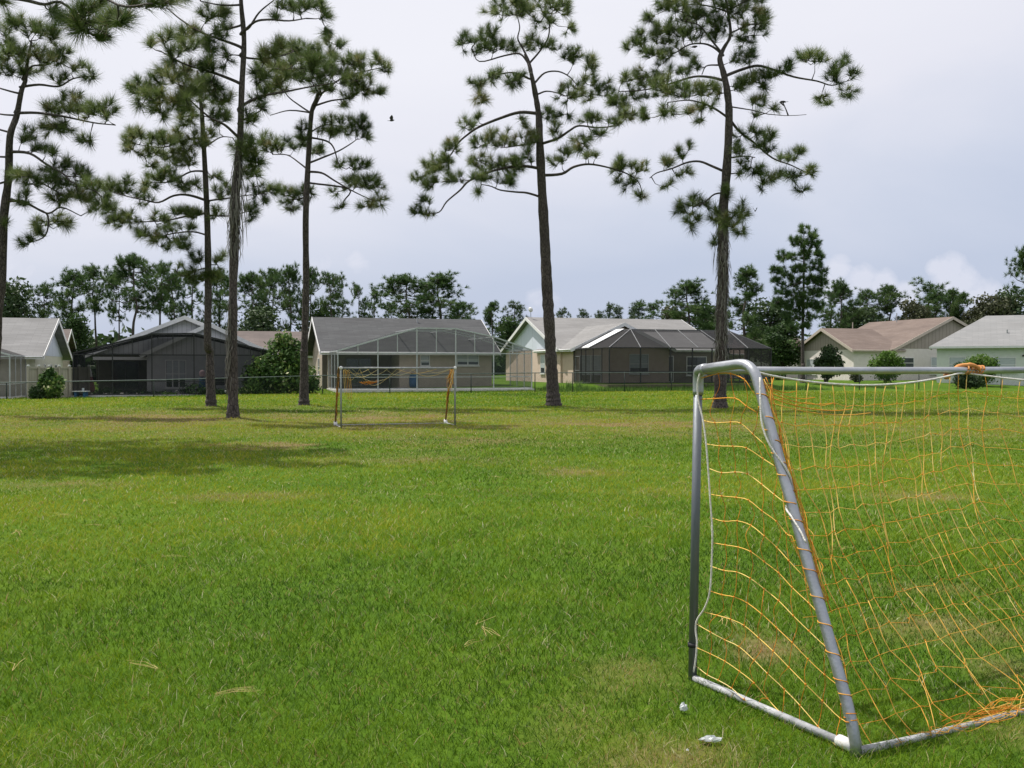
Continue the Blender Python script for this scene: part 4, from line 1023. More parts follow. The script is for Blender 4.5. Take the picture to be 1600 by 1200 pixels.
# tall shrub between the two cages
Y = 58.5
shrub('shrub', pxs(440, Y), Y, [(-1.5, 0, 1.0, .8, .8, .95), (-.6, -.3, 1.2, 1.0, .9, 1.2), (.4, 0, 1.1, 1.0, 1, 1.1), (1.3, .1, .9, .85, .8, .9), (1.8, .2, .55, .5, .5, .55), (-.2, .2, 2.4, .95, .8, .85), (.7, 0, 2.1, .75, .8, .7), (.1, .1, 3.2, .62, .6, .6), (.9, .2, 2.9, .45, .4, .4), (-1.0, -.2, 1.9, .6, .6, .5), (-1.9, 0, .5, .5, .5, .5)], 9000, .13, 'leaf_mix',
      'big dark shrub filling the gap between the black cage and the dark grey roofed house', 301, stems=9, stemr=.05)
r = np.random.default_rng(5)
def rosette(px, Y, n, L, label, mat='leaf_bright', w=.06, cat='plant', name='leafy_plant', group=None, up=.8, seed=1, base=None):
    """long arching blades from one crown"""
    r = np.random.default_rng(seed)
    x = pxs(px, Y); z = float(zground(x, Y)); V = []; T = []
    for i in range(n):
        a = r.uniform(0, 6.28); l = L * r.uniform(.6, 1.1); k = r.uniform(.15, 1.0); t0 = r.random()
        dirh = np.array((math.cos(a), math.sin(a), 0)); sd = np.array((-math.sin(a), math.cos(a), 0)) * w * .5
        st = np.array((r.normal() * .12, r.normal() * .12, 0))
        prev = None
        for j in range(5):
            s = j / 4; q = st + dirh * l * k * s + np.array((0, 0, l * up * (s - .45 * k * s * s)))
            ww = sd * (1 - s) ** .6 * (1.0 if j else .5)
            cur = (q - ww, q + ww)
            if prev is not None: V += [prev[0], prev[1], cur[1], cur[0]]; T += [min(1, t0 * .7 + .3 * s)] * 4
            prev = cur
    root = empty(name, (x, Y, z), label, cat, group)
    link('foliage', uniform_mesh('foliage', np.array(V), np.arange(len(V)).reshape(-1, 4), T), M[mat], root)
    MB().tube([(0, 0, -.05), (0, 0, L * .3)], [.05, .02], 6).build('stem', M['bark_far'], root)
    return root
rosette(398, 57.6, 70, 1.5, 'bright palm-like plant at the left foot of the big shrub', 'leaf', .07, seed=3)
Y = 52.4
shrub('flower_bush', pxs(78, Y), Y, [(0, 0, .55, .72, .55, .58), (-.1, 0, 1.05, .5, .42, .42), (.25, .1, .9, .5, .4, .45), (0, 0, 1.42, .22, .2, .26), (-.4, 0, .8, .3, .3, .4)], 2600, .12, 'leaf_mix', 'variegated bush with pale flowers in front of the tan fence', 303, 'bush', elong=2.4)
Y = 51.9
shrub('low_bush', pxs(54, Y), Y, [(0, 0, .35, .3, .3, .38), (.25, .1, .25, .25, .25, .28)], 900, .08, 'leaf_dark', 'small dark bush left of the variegated bush', 302, 'bush')
for i, (px, Y, h_, lab) in enumerate(((165, 56.3, .75, 'leafy weed clump at the fence below the dark cage corner'), (215, 56.6, .5, 'low weed clump along the fence before the dark cage'), (255, 56.9, .35, 'smallest weed clump beside the white globe'), (303, 57.2, .95, 'bushiest weed clump just left of the slim pine trunk'), (392, 57.6, .7, 'weed clump left of the big shrub foot'), (335, 57.4, .5, 'weed clump between the slim pine and the moss-hung pine'))):
    shrub('weed_clump', pxs(px, Y), Y, [(0, 0, h_ * .35, .5 + h_ * .4, .3, h_ * .45), (.5, .1, h_ * .25, .4, .3, h_ * .3), (-.55, .1, h_ * .2, .4, .3, h_ * .25)], 700, .075, 'leaf' if i % 2 else 'leaf_mix', lab, 310 + i, 'plant', 'weeds along the fence', stems=3, stemr=.01)
Y = 70.8
shrub('dark_shrub', pxs(1311, Y), Y + 3, [(.3, 0, 1.9, .8, .7, .7), (.6, 0, 1.3, .75, .7, .7), (-.3, 0, 1.2, .55, .5, .5), (.2, 0, 2.5, .5, .5, .4), (.1, 0, .7, .5, .5, .45), (-.7, 0, 1.6, .3, .3, .35)], 3400, .13, 'leaf_dark', 'dark windswept shrub before the white gable of the brown house', 321, stems=7, stemr=.05)
Y = 76
shrub('green_shrub', pxs(1385, Y), Y, [(0, 0, 1.7, 1.0, .8, .7), (-.8, 0, 1.3, .7, .6, .6), (.8, 0, 1.3, .7, .6, .6), (0, 0, .8, 1.0, .8, .7), (.2, 0, 2.2, .5, .5, .35)], 3400, .12, 'leaf_bright', 'bright green rounded shrub before the brown roofed house', 322, stems=6)
shrub('low_bush', pxs(1336, Y), Y, [(0, 0, .5, .4, .4, .5), (.3, 0, .3, .3, .3, .3)], 700, .09, 'leaf_dull', 'thin low bush between the two shrubs of the brown house', 323, 'bush')
Y = 74.5
shrub('green_shrub', pxs(1532, Y), Y, [(0, 0, 1.9, 1.0, .8, .55), (.7, 0, 1.6, .7, .6, .5), (-.6, 0, 1.5, .7, .6, .5), (.2, 0, .9, .8, .7, .8)], 3200, .12, 'leaf_bright', 'green shrub in front of the window of the pale mint house', 324, stems=6)
Y = 71.2
shrub('dark_shrub', pxs(1508, Y), Y, [(0, 0, .6, .8, .6, .65), (.7, 0, .5, .6, .5, .5), (-.2, .1, 1.2, .55, .5, .5), (-.5, .1, 1.7, .3, .3, .3)], 2600, .11, 'leaf_dark', 'dark low shrub at the chain-link fence before the pale mint house', 325)
for i, (px, Y) in enumerate(((888, 66), (905, 65.6), (1215, 92))):
    rosette(px, Y, 60, .8 if i < 2 else 1.6, ('tall grass tuft left of the charcoal cage corner', 'tall grass tuft right at the charcoal cage door', 'pale leafy plant left of the garage door')[i], 'leaf_bright' if i < 2 else 'leaf', .03 if i < 2 else .12, 'plant', 'grass_tuft' if i < 2 else 'leafy_plant', seed=30 + i)

# uncut grass strip behind the fence
r = np.random.default_rng(91); n = 9000
a = r.uniform(1, 22, n); b = r.uniform(.05, 3.0, n)
keep = (r.random(n) < np.where(b < .4, .9, .45)); a, b = a[keep], b[keep]; n = len(a)
W = np.array([ab2w(x, y) for x, y in zip(a, b)]); W[:, 2] = zground(W[:, 0], W[:, 1]); an = r.uniform(0, 6.28, n); hh = r.uniform(.08, .28, n) + .18 * (vnoise(a, b, 2.0, 4) > .62)
V = np.empty((n, 3, 3)); sd = np.stack([np.cos(an), np.sin(an), 0 * an], 1) * .022
V[:, 0] = W - sd; V[:, 1] = W + sd; V[:, 2] = W + np.stack([r.normal(0, .06, n), r.normal(0, .06, n), hh], 1)
tag(link('tall_grass', uniform_mesh('tall_grass', V.reshape(-1, 3), np.arange(n * 3).reshape(-1, 3), np.repeat(r.uniform(0, .75, n), 3)), M['leaf_bright']), 'uncut grass behind the chain-link fence', 'grass', kind='stuff')

# ---------------------------------------------------------------- yard things
x, Y = pxs(141, 57), 57.0
u = empty('patio_umbrella', (x, Y, float(zground(x, Y))), 'closed faded red patio umbrella standing before the black cage', 'umbrella')
MB().tube([(0, 0, 0), (0, 0, 1.75)], .025, 8).build('pole', M['alu_white'], u)
MB().tube([(0, 0, .25), (.02, 0, .5), (0, 0, 1.0), (0, 0, 1.2)], [.24, .26, .17, .12], 9).build('canopy', M['red_cloth'], u, True)
MB().tube([(0, 0, 1.2), (0, 0, 1.45), (0, 0, 1.68)], [.13, .10, .03], 9).build('cover', M['white_fit'], u, True)
x, Y = pxs(126.5, 55), 55.0
t = empty('garden_table', (x, Y, float(zground(x, Y))), 'low pale topped garden table at the corner of the black cage', 'table')
MB().box(-.42, .42, -.25, .25, .34, .385).build('tabletop', M['trim'], t)
for sx in (-.25, .25): MB().box(sx - .07, sx + .07, -.18, .18, -.05, .34).build('leg', M['blue'], t)
cp = MB().tube([(0, 0, 0), (0, 0, .16)], [.06, .07], 10).build('pot', M['blind']); cp.location = (x + .12, Y, float(zground(x, Y)) + .385)
tag(cp, 'small pale pot standing on the low garden table', 'pot')
for px, Y, rr, lab in ((276, 57.6, .11, 'larger white globe lying near the cage before the slim pine'), (260, 57.2, .06, 'small white globe left of the larger one by the cage'), (352, 57.4, .09, 'white globe between the slim pine and the moss-hung trunk')):
    x = pxs(px, Y); g = tag(MB().ball((0, 0, rr * .8), rr).build('garden_globe', M['white_fit'], None, True), lab, 'garden globe', 'white globes by the fence'); g.location = (x, Y, float(zground(x, Y)) + (.12 if rr > .07 else 0))
x, Y = pxs(316, 60.5), 60.5
pt = empty('planter', (x, Y, float(zground(x, Y)) + .06), 'blue pot with a pale pink top inside the black cage, left of the slim pine', 'planter')
MB().tube([(0, 0, 0), (0, 0, .5), (0, 0, .95)], [.16, .2, .17], 12).build('pot', M['blue'], pt, True); MB().ball((0, 0, 1.2), .2, (1, 1, 1.2)).build('bloom', M['pink'], pt, True)
x, Y = pxs(345, 60.5), 60.5
gr = empty('grill', (x, Y, float(zground(x, Y)) + .06), 'black covered grill inside the cage between the slim pine and the moss-hung trunk', 'grill')
MB().box(-.38, .38, -.25, .25, .45, .75).build('firebox', M['black'], gr); MB().tube([(-.38, 0, .76), (.38, 0, .76)], .22, 12).build('lid', M['black'], gr, True)
for sx in (-.33, .33): MB().bar((sx, 0, 0), (sx, 0, .45), .05).build('leg', M['black'], gr)
x, Y = pxs(646, 66.2), 66.2
bb = empty('barrel', (x, Y, .19), 'dark blue barrel against the beige wall inside the white framed cage', 'barrel')
MB().tube([(0, 0, 0), (0, 0, .25), (0, 0, .7), (0, 0, .95)], [.27, .31, .31, .26], 14).build('drum', M['blue'], bb, True); MB().tube([(0, 0, .952), (0, 0, 1.0)], .2, 12).build('lid', M['black'], bb)
# ---------------------------------------------------------------- the near goal
p0 = G(1082, 1062); p0 = p0[:2]
dv = np.array((.458, -.889)); wv = np.array((.889, .458))
def GP(s, d, z): q = p0 + wv * s + dv * d; return np.array((q[0], q[1], z))
def onplane(px, py, p, n):
    k, m = ray(px, py); d = np.array((k, 1, m)); o_ = np.array((0, 0, EYE))
    t = np.dot(np.asarray(p) - o_, n) / np.dot(d, n); return o_ + d * t
side_n = np.array((wv[0], wv[1], 0))
SP = lambda px, py, off=0: onplane(px, py, GP(off, 0, 0), side_n)
zt = 1.585
goal = empty('soccer_goal', GP(0, 0, 0), 'near grey pipe soccer goal with a torn yellow net, seen from behind at the right', 'soccer goal')
O3 = GP(0, 0, 0); rel = lambda p: np.asarray(p) - O3
GW = 3.12
def stay(s):
    """roof arm, bend, sloping leg and bottom bend in one bent pipe"""
    pts = [GP(s, .06, zt + .004)]
    pts += [GP(s, .2, zt + .018), GP(s, .34, zt + .030)]
    for t in (0, .2, .4, .6, .8, 1.0):                               # bend
        a = t * R(72); pts.append(GP(s, .37 + .11 * math.sin(a), zt + .030 - .11 * (1 - math.cos(a))))
    e = pts[-1]; f = GP(s, 1.03, .20)
    for t in (.25, .5, .75, 1): pts.append(e + (f - e) * t)
    pts += [GP(s, 1.057, .12), GP(s, 1.075, .05), GP(s, 1.075, -.01)]
    return pts
for s in (0, GW):
    top = GP(s, 0, zt - .005) + (np.array((.024, 0, 0)) if s == 0 else 0)
    MB().tube([rel(GP(s, 0, -.02)), rel(top - np.array((0, 0, .04)))], .0225, 16).build('post', M['galv_dark'], goal, True)
    MB().tube([rel(p) for p in stay(s)], .0245, 16).build('back_stay', M['galv'], goal, True)
    q_ = np.array((top[0] - p0[0] - wv[0] * s, top[1] - p0[1] - wv[1] * s, 0)); e = MB(); e.tube([rel(p) for p in smooth_path([top - np.array((0, 0, .12)), top - np.array((0, 0, .05)), GP(s, .012, zt - .012) + q_ * .8, GP(s, .045, zt + .002) + q_ * .4, GP(s, .10, zt + .008)], 4)], .0275, 14)
    e.build('corner_fitting', M['galv'], goal, True)
    MB().tube([rel(GP(s, .02, .012)), rel(GP(s, .5, .02)), rel(GP(s, 1.05, .028))], .018, 12).build('ground_bar', M['galv_pale'], goal, True)
    c = MB(); c.tube([rel(GP(s - .0, .985, .03)), rel(GP(s, 1.065, .03))], .026, 12); c.build('corner_fitting', M['white_fit'], goal, True)
    MB().tube([rel(GP(s, 0, .17)), rel(GP(s, 0, .19))], .0255, 14).build('clamp', M['black'], goal, True)
MB().tube([rel(GP(.03, 0, zt)), rel(GP(1.0, 0, zt - .004)), rel(GP(2.1, 0, zt - .003)), rel(GP(GW - .03, 0, zt))], .0205, 16).build('crossbar', M['galv'], goal, True)
MB().tube([rel(GP(.02, 1.08, .016)), rel(GP(.35, 1.08, .006)), rel(GP(GW, 1.08, -.006))], .017, 12).build('rear_bar', M['galv_pale'], goal, True)

class Net:
    def __init__(s): s.m = MB(); s.t = []
    def line(s, pts, tint, rad=.0024, n=4, k=3):
        if len(pts) < 2: return
        b = len(s.m.v); s.m.tube([rel(p) for p in (smooth_path(pts, k) if k > 1 else pts)], rad, n)
        q = len(s.m.v) - b; s.t += list(np.clip(tint + rng.normal(0, .12) + rng.normal(0, .05, q), 0, 1))
    def knot(s, p, tint=.2, r=.006):
        b = len(s.m.v); s.m.ball(rel(p), r, (1, 1, 1), 5, 3); s.t += [tint] * (len(s.m.v) - b)
    def done(s, name, parent): return s.m.build(name, M['net'], parent, True, s.t)
def z6(*p): return [(1040 + x / 2.857, 540 + y / 2.857) for x, y in p]
def z7(*p): return [(1040 + x / 2.857, 860 + y / 2.857) for x, y in p]
ROWS = [z6((160,145),(235,125),(290,125),(350,150),(385,200)), z6((150,240),(215,237),(310,235),(360,270),(410,300)), z6((170,335),(220,345),(290,342),(335,347),(390,395),(440,440)),
 z6((185,440),(240,448),(300,450),(360,457),(435,505),(490,540)), z6((197,550),(250,568),(310,565),(365,573),(430,620),(485,665),(530,700)), z6((205,665),(250,672),(315,678),(370,690),(430,738),(495,785),(540,840),(565,850)),
 z6((205,770),(260,785),(320,783),(380,802),(440,850),(497,902),(550,960),(620,1035)), z6((208,880),(265,890),(325,900),(380,920),(440,965),(505,1015),(565,1080),(640,1150),(680,1195)),
 z7((200,70),(260,90),(318,97),(378,125),(440,172),(505,225),(570,292),(640,360),(715,430),(800,500)), z7((195,180),(250,198),(305,208),(365,235),(430,285),(495,345),(565,412),(635,485),(710,555),(795,622)),
 z7((170,275),(230,290),(290,308),(350,335),(415,390),(480,450),(550,522),(625,598),(700,672),(780,750),(850,778)), z7((140,330),(200,365),(265,400),(328,430),(395,490),(455,550),(530,620),(600,692),(680,785),(760,880)),
 z7((140,435),(200,462),(265,495),(330,540),(395,592),(455,662),(520,730),(605,830)), z7((135,515),(185,555),(235,580),(295,615),(350,665),(410,725))]
side = Net()
K = []
for i, row in enumerate(ROWS):
    pts = [SP(x, y, rng.normal(0, .012) + .012 * math.sin(j * 1.3 + i)) for j, (x, y) in enumerate(row)]
    for p in pts: p[2] = max(p[2], .012)
    K.append(pts); side.line(pts, .72 if i > 1 else .5)
    for p in pts[1:-1]: side.knot(p)
for i in range(len(K) - 1):
    for j in range(min(len(K[i]), len(K[i + 1]))):
        if j == 0 or rng.random() < .06: continue
        a, b = K[i][j], K[i + 1][j]
        side.line([a, (a + b) / 2 + rng.normal(0, .012, 3), b], .12, .0014)  # cream rows, dark orange verticals: strand shading put into the tint
net_side = side.done('net', goal)
# edge rope from the corner down to the post
rp = [SP(x, y, -.012) for x, y in ((1094, 582), (1090, 600), (1091, 625), (1098, 655), (1103, 690), (1107, 740), (1110, 785), (1113, 830), (1112, 880), (1109, 925), (1101, 950), (1089, 969), (1087, 985), (1089, 1004), (1087, 1030), (1084, 1050))]
MB().tube([rel(p) for p in smooth_path(rp, 4)], .0045, 7).build('rope', M['rope'], net_side, True)
# orange lashings round the leg, loose net gathered along it, rope spiral in its upper half
st = stay(0)[8:14]; leg = smooth_path(st, 12); leg = np.array(leg)
lash = Net()
def around(t, ang, rr):
    f = t * (len(leg) - 1); i = min(int(f), len(leg) - 2); p = leg[i] + (leg[i + 1] - leg[i]) * (f - i)
    tg = leg[i + 1] - leg[i]; tg /= np.linalg.norm(tg); x = np.cross(tg, (0, 0, 1.)); x /= np.linalg.norm(x); y = np.cross(x, tg)
    return p + (x * math.cos(ang) + y * math.sin(ang)) * rr
for q in range(15):
    t0 = .04 + q * .062 + rng.normal(0, .008)
    lash.line([around(min(.99, t0 + .035 * u / 10), u / 10 * 2 * math.pi * .95 + q * .5, .0272) for u in range(11)], .3, .0022, 4, 1)
for q in range(7):
    ph = rng.uniform(2.2, 4.0)
    lash.line([around(u / 14 * rng.uniform(.55, .6), ph + rng.normal(0, .35), .030 + abs(rng.normal(0, .012))) for u in range(15)], rng.uniform(.15, .6), .002)
lash.done('net_lashing', goal)
MB().tube([rel(p) for p in smooth_path([around(.0, 1.2, .04), around(.06, .6, .05), around(.12, .2, .055), around(.18, .3, .045), around(.25, 1.6, .031), around(.3, 3.2, .031), around(.33, 5, .031), around(.36, 6.6, .032), around(.40, 7.2, .05), around(.43, 7.3, .07)], 4)], .0045, 7).build('rope', M['rope'], net_side, True)

# back net: hangs from a sagging rope (tied up to the bar once) down to the rear ground bar
TIE = 2.07
def top_rope(s):
    if s < TIE:
        t = s / TIE; return GP(s, .46 * (1 - t) ** 1.0, zt - .005 - .075 * math.sin(math.pi * t) ** .8 + .0)
    t = (s - TIE) / (GW - TIE); return GP(s, .46 * t, zt - .02 - .05 * math.sin(math.pi * t))
back = Net()
NC, NR = 30, 15
BK = []
for i in range(NC + 1):
    s0 = .02 + (GW - .04) * i / NC; a = top_rope(s0); col = []
    lat = rng.normal(0, .008)
    for j in range(NR + 1):
        t = j / NR
        belly = math.sin(math.pi * min(1, s0 / GW)) ** .6
        d0 = np.dot(a[:2] - p0, dv); d = d0 + (1.085 - d0) * (t ** (1 + 1.5 * belly)) - .04 * belly * math.sin(math.pi * t)
        z = a[2] * (1 - t) ** (1 + .05 * belly)
        s = s0 + lat * j * .15 + .014 * math.sin(j * 1.7 + i * .9) * (j > 0) + rng.normal(0, .006)
        s += .03 * math.sin(i * 1.3 + j * .55) * math.sin(math.pi * t)
        if s0 < .5: s -= .25 * (.5 - s0) * math.sin(math.pi * t) ** .7 * .3
        wob = sstep(.72, 1, t) * belly; s += .05 * wob * math.sin(j * 2.3 + i * 1.7); d += .05 * wob * math.sin(j * 1.9 + i * 2.9)
        p = GP(s, d + .012 * math.sin(j * 1.1 + i * 2.1), max(z, .014)); col.append(p)
    col[0] = a; BK.append(col)
s_of = lambda i: .02 + (GW - .04) * i / NC
for i, col in enumerate(BK):
    if i in (0,): continue
    n_ = NR + 1 if rng.random() > .05 else int(rng.integers(9, NR))
    hi = int(NR * (.58 + rng.normal(0, .05))); lo = int(NR * (.66 + rng.normal(0, .09))); lo = min(max(lo, hi + 1), NR - 2)
    back.line(col[:hi + 1], .66, .0024, 4, 2); back.line(col[hi:lo + 1], .45, .0014, 4, 2)  # sunlit upper strands tinted brighter, duller tint below
    if s_of(i) < 1.5: back.line(col[lo:n_], .58, .0021, 4, 2)
    else: back.line(col[lo:n_], .5, .0016, 4, 2)
for j in range(1, NR + 1):
    i = 0
    while i < NC:
        ln = int(rng.integers(10, 26)); e = min(NC, i + ln)
        pts = [BK[q][j] + rng.normal(0, .005, 3) - np.array((0, 0, .012)) * (q % 2) for q in range(i, e + 1)]
        if len(pts) > 2: back.line(pts, .48, .0014 if j < NR * .5 else .0011, 4, 1)
        i = e + (1 if rng.random() < .4 else 0)
for i in range(1, NC):
    for j in range(1, NR):
        if rng.random() < .7: back.knot(BK[i][j], .15, .0045)
# slack rows drawn together at the top corner
for q in range(5):
    e = GP(.25 + q * .14, .46 - .09 * q * .14, zt - .09 - .035 * q + rng.normal(0, .01)); b = GP(.0, .45 + .015 * q, zt - .02 - .03 * q)
    back.line([b, b + (e - b) * .4 - np.array((0, 0, .03)), b + (e - b) * .75 - np.array((0, 0, .025)), e], .3, .0022)
# net heaped on the rear bar
for q in range(150):
    s = .3 + (GW - .3) * rng.random() ** .8; L = rng.uniform(.2, .6); dd = rng.normal(1.075, .035); c = [GP(s, dd, .025 + abs(rng.normal(0, .02)))]
    for u in range(4): c.append(GP(s + L * (u + 1) / 4, dd + rng.normal(0, .022), max(.008, .03 + rng.normal(0, .018))))
    back.line(c, rng.choice((.1, .3, .6)), .0015)
net_back = back.done('net', goal)
MB().tube([rel(top_rope(TIE * i / 20)) for i in range(21)], .0055, 7).build('rope', M['rope'], net_back, True)
MB().tube([rel(top_rope(TIE + (GW - TIE) * i / 10)) for i in range(11)], .0055, 7).build('rope', M['rope'], net_back, True)
tie = MB()
tie.tube([rel(p) for p in smooth_path([GP(TIE - .22, .02, zt - .045), GP(TIE - .12, -.03, zt - .03), GP(TIE - .05, -.035, zt + .01), GP(TIE, 0, zt + .03), GP(TIE + .05, .03, zt + .02), GP(TIE + .08, .035, zt - .01)], 4)], [.008, .014, .02, .02, .016, .018, .02, .018, .014, .018, .016, .014, .012, .016, .014, .012, .01, .012, .01, .008, .006], 7)
for q in range(6): tie.tube([rel(GP(TIE - .01 + q * .028 + .012 * math.sin(u), .024 * math.cos(u), zt + .024 * math.sin(u))) for u in np.linspace(0, 6.0, 14)], .006, 5)
tie.build('tie', M['cloth_tie'], goal, True)

# ---------------------------------------------------------------- the far goal (torn net)
q0 = G(533, 668.6)[:2]; q1 = G(711, 665)[:2]
fw = q1 - q0; FW = np.linalg.norm(fw); fw /= FW; fd = np.array((-fw[1], fw[0]))
def FP(s, d, z): q = q0 + fw * s + fd * d; return np.array((q[0], q[1], z))
fg = empty('soccer_goal', FP(0, 0, 0), 'far soccer goal with bare posts and rags of orange net, before the white framed cage', 'soccer goal')
O3 = FP(0, 0, 0)
for s in (0, FW):
    MB().tube([rel(FP(s, 0, -.02)), rel(FP(s, 0, zt))], .023, 12).build('post', M['galv_dull'], fg, True)
    pts = [FP(s, .03, zt), FP(s, .3, zt)] + [FP(s, .36 + .1 * math.sin(a), zt - .1 * (1 - math.cos(a))) for a in (0, .4, .8, 1.2)] + [FP(s, .7, .9), FP(s, 1.0, .12), FP(s, 1.02, -.01)]
    MB().tube([rel(p) for p in pts], .026, 12).build('back_stay', M['rust_pipe'], fg, True)
    MB().tube([rel(FP(s, .02, .015)), rel(FP(s, 1.0, .02))], .017, 10).build('ground_bar', M['galv_pale'], fg, True)
    MB().tube([rel(FP(s, .94, .0)), rel(FP(s, 1.05, .10))], .05, 10).build('corner_fitting', M['white_fit'], fg, True)
    MB().ball(rel(FP(s, 0, zt)), .05).build('corner_fitting', M['white_fit'], fg, True)
MB().tube([rel(FP(.03, 0, zt)), rel(FP(FW - .03, 0, zt))], .024, 12).build('crossbar', M['galv_pale'], fg, True)
MB().tube([rel(FP(.02, 1.02, .02)), rel(FP(FW, 1.02, .012))], .014, 10).build('rear_bar', M['galv_pale'], fg, True)
fn = Net()
for q in range(16):                                                  # rag gathered on the right side frame
    d = rng.uniform(0.02, .42); z0 = zt - rng.uniform(0, .05); L = rng.uniform(.25, .75)
    fn.line([FP(FW + rng.normal(0, .03), d, z0), FP(FW - .03 + rng.normal(0, .05), d + .03, z0 - L * .5), FP(FW - .05 + rng.normal(0, .08), d + rng.uniform(-.1, .2), z0 - L)], rng.uniform(.1, .9), .0045)
for q in range(9):
    t0 = rng.uniform(0, .5)
    fn.line([FP(FW + rng.normal(0, .03), .45 + .55 * t + rng.normal(0, .03), zt - .1 - (zt - .2) * t) for t in (t0, t0 + .15, t0 + .3, t0 + .5)], .2, .004)
    fn.line([FP(rng.normal(0, .03), .45 + .55 * t + rng.normal(0, .03), zt - .1 - (zt - .2) * t) for t in (t0, t0 + .15, t0 + .3, t0 + .5)], .2, .004)
for x0, x1, sg, d in ((.1, .75, .13, .2), (.2, 1.0, .22, .45), (.7, 1.25, .16, .3), (1.2, 2.0, .17, .3), (1.5, 2.6, .12, .2), (2.3, 2.95, .1, .2), (.1, .5, .3, .3), (.3, 1.7, .34, .6), (.5, 1.5, .45, .7), (1.9, 3.0, .2, .4)):
    fn.line([FP(x0 + (x1 - x0) * t, d * math.sin(math.pi * t), zt - .03 - sg * math.sin(math.pi * t)) for t in np.linspace(0, 1, 8)], .9, .004)
for q in range(5): fn.line([FP(.08 + .05 * q, .1 + .1 * q, zt - .05), FP(.1 + .06 * q, .12 + .1 * q, zt - .35), FP(.14 + .06 * q, .2 + .1 * q, zt - .75 - .05 * q)], .6, .005)
for q in range(14):
    x0 = .5 + rng.uniform(0, .35); fn.line([FP(x0, .5, zt - .38 + rng.normal(0, .02)), FP(x0 + .12, .5, zt - .41 + rng.normal(0, .02)), FP(x0 + .25, .5, zt - .38 + rng.normal(0, .02))], .05, .004)
fn.done('net', fg)

# ---------------------------------------------------------------- birds, cones, litter
def bird(pos, label, wings, rz=0, s=1.0):
    b = empty('bird', pos, label, 'bird', None, rz); b.scale = (s, s, s); s = 1.0
    MB().tube([(-.11, 0, .0), (-.07, 0, .01), (0, 0, .02), (.06, 0, .035), (.10, 0, .05), (.125, 0, .05)], [x * s for x in (.004, .028, .045, .036, .026, .006)], 9).build('body', M['bird'], b, True)
    for sg in (-1, 1):
        if wings:
            m = MB(); m.extrude([(.05, sg * .03, .04), (-.04, sg * .03, .03), (-.09, sg * .10, .16), (-.01, sg * .13, .24), (.05, sg * .10, .15)], (0, sg * .006, .004)); m.build('wing', M['bird'], b)
        else:
            m = MB(); m.tube([(.05, sg * .03, .03), (0, sg * .042, .02), (-.10, sg * .02, -.015)], [.012, .02, .004], 6); m.build('wing', M['bird'], b, True)
    MB().extrude([(-.10, -.02, .0), (-.10, .02, .0), (-.19, .03, -.01), (-.19, -.03, -.01)], (0, 0, .006)).build('tail', M['bird'], b)
    return b
bird(P(612, 189, 27), 'dark bird in flight right of the forked pine', True, .3, .62)
bird(P(1224, 160, 35.8), 'dark bird perched on a bare twig at the right of the vine-wrapped pine', False, 2.4)
bird(P(1085, 74, 34.5), 'dark bird perched high in the vine-wrapped pine', False, .4)
bird(P(1180, 330, 60), 'tiny bird in flight just right of the vine-wrapped pine', True, 1.0)
def crumple(name, px, py, sx, sy, sz, mat, label, seed, cat):
    sx, sy, sz = sx * .75, sy * .75, sz * .75
    r = np.random.default_rng(seed); c = G(px, py); m = MB(); m.ball((0, 0, sz * .6), 1.0, (sx, sy, sz), 12, 8)
    m.v = [(x * r.uniform(.6, 1.15), y * r.uniform(.6, 1.15), max(.004, z * r.uniform(.6, 1.2))) for x, y, z in m.v]
    o = m.build(name, M[mat]); o.location = (c[0], c[1], .012); return tag(o, label, cat, 'litter on the grass')
crumple('paper_scrap', 1068, 1115, .026, .022, .032, 'paper', 'crumpled white and green paper cup left of the goal ground bar', 3, 'litter')
crumple('plastic_wrapper', 1110, 1163, .065, .03, .02, 'foil', 'flattened grey green plastic wrapper in front of the goal ground bar', 4, 'litter')
crumple('paper_scrap', 1074, 1178, .009, .008, .008, 'paper', 'tiny white paper scrap nearest to the camera', 5, 'litter')

# ---------------------------------------------------------------- ground
def axis(lo, hi, fine, far, n):
    inner = np.arange(lo, hi + fine / 2, fine); t = np.linspace(0, 1, n + 1)[1:]
    return np.concatenate([lo - (far * t ** 3 + fine * t)[::-1], inner, hi + far * t ** 3 + fine * t])
gx = axis(-34, 44, .3, 2500, 18); gy = axis(1.5, 72, .3, 2500, 18)
XX, YY = np.meshgrid(gx, gy); zz = zground(XX, YY)
V = np.stack([XX, YY, zz], -1).reshape(-1, 3); nx, ny = len(gx), len(gy)
idx = np.arange(nx * ny).reshape(ny, nx)
Fq = np.stack([idx[:-1, :-1], idx[:-1, 1:], idx[1:, 1:], idx[1:, :-1]], -1).reshape(-1, 4)
gme = uniform_mesh('lawn', V, Fq)
at = gme.attributes.new('dry', 'FLOAT', 'POINT'); at.data.foreach_set('value', dryness(V[:, 0], V[:, 1]).astype(np.float32))
m, nt, out = newmat('lawn_ground')
v = objvec(nt, (1, 1, 1), True)
n1 = noise(nt, .35, 6, .6, v); n2 = noise(nt, 9, 6, .7, v); n3 = noise(nt, 60, 3, .7, v)
green = ramp(nt, n1, [(.32, (.038, .098, .005)), (.5, (.064, .136, .007)), (.68, (.112, .172, .012))])
mx = nd(nt, 'ShaderNodeMix', _data_type='RGBA'); mx.inputs[0].default_value = .5
nt.links.new(green, mx.inputs[6]); nt.links.new(ramp(nt, n2, [(.3, (.026, .066, .004)), (.7, (.098, .160, .012))]), mx.inputs[7])
at_ = nd(nt, 'ShaderNodeAttribute', _attribute_name='dry')
ad = nd(nt, 'ShaderNodeMath', _operation='MULTIPLY_ADD'); nt.links.new(n3, ad.inputs[0]); ad.inputs[1].default_value = .35; nt.links.new(at_.outputs['Fac'], ad.inputs[2])
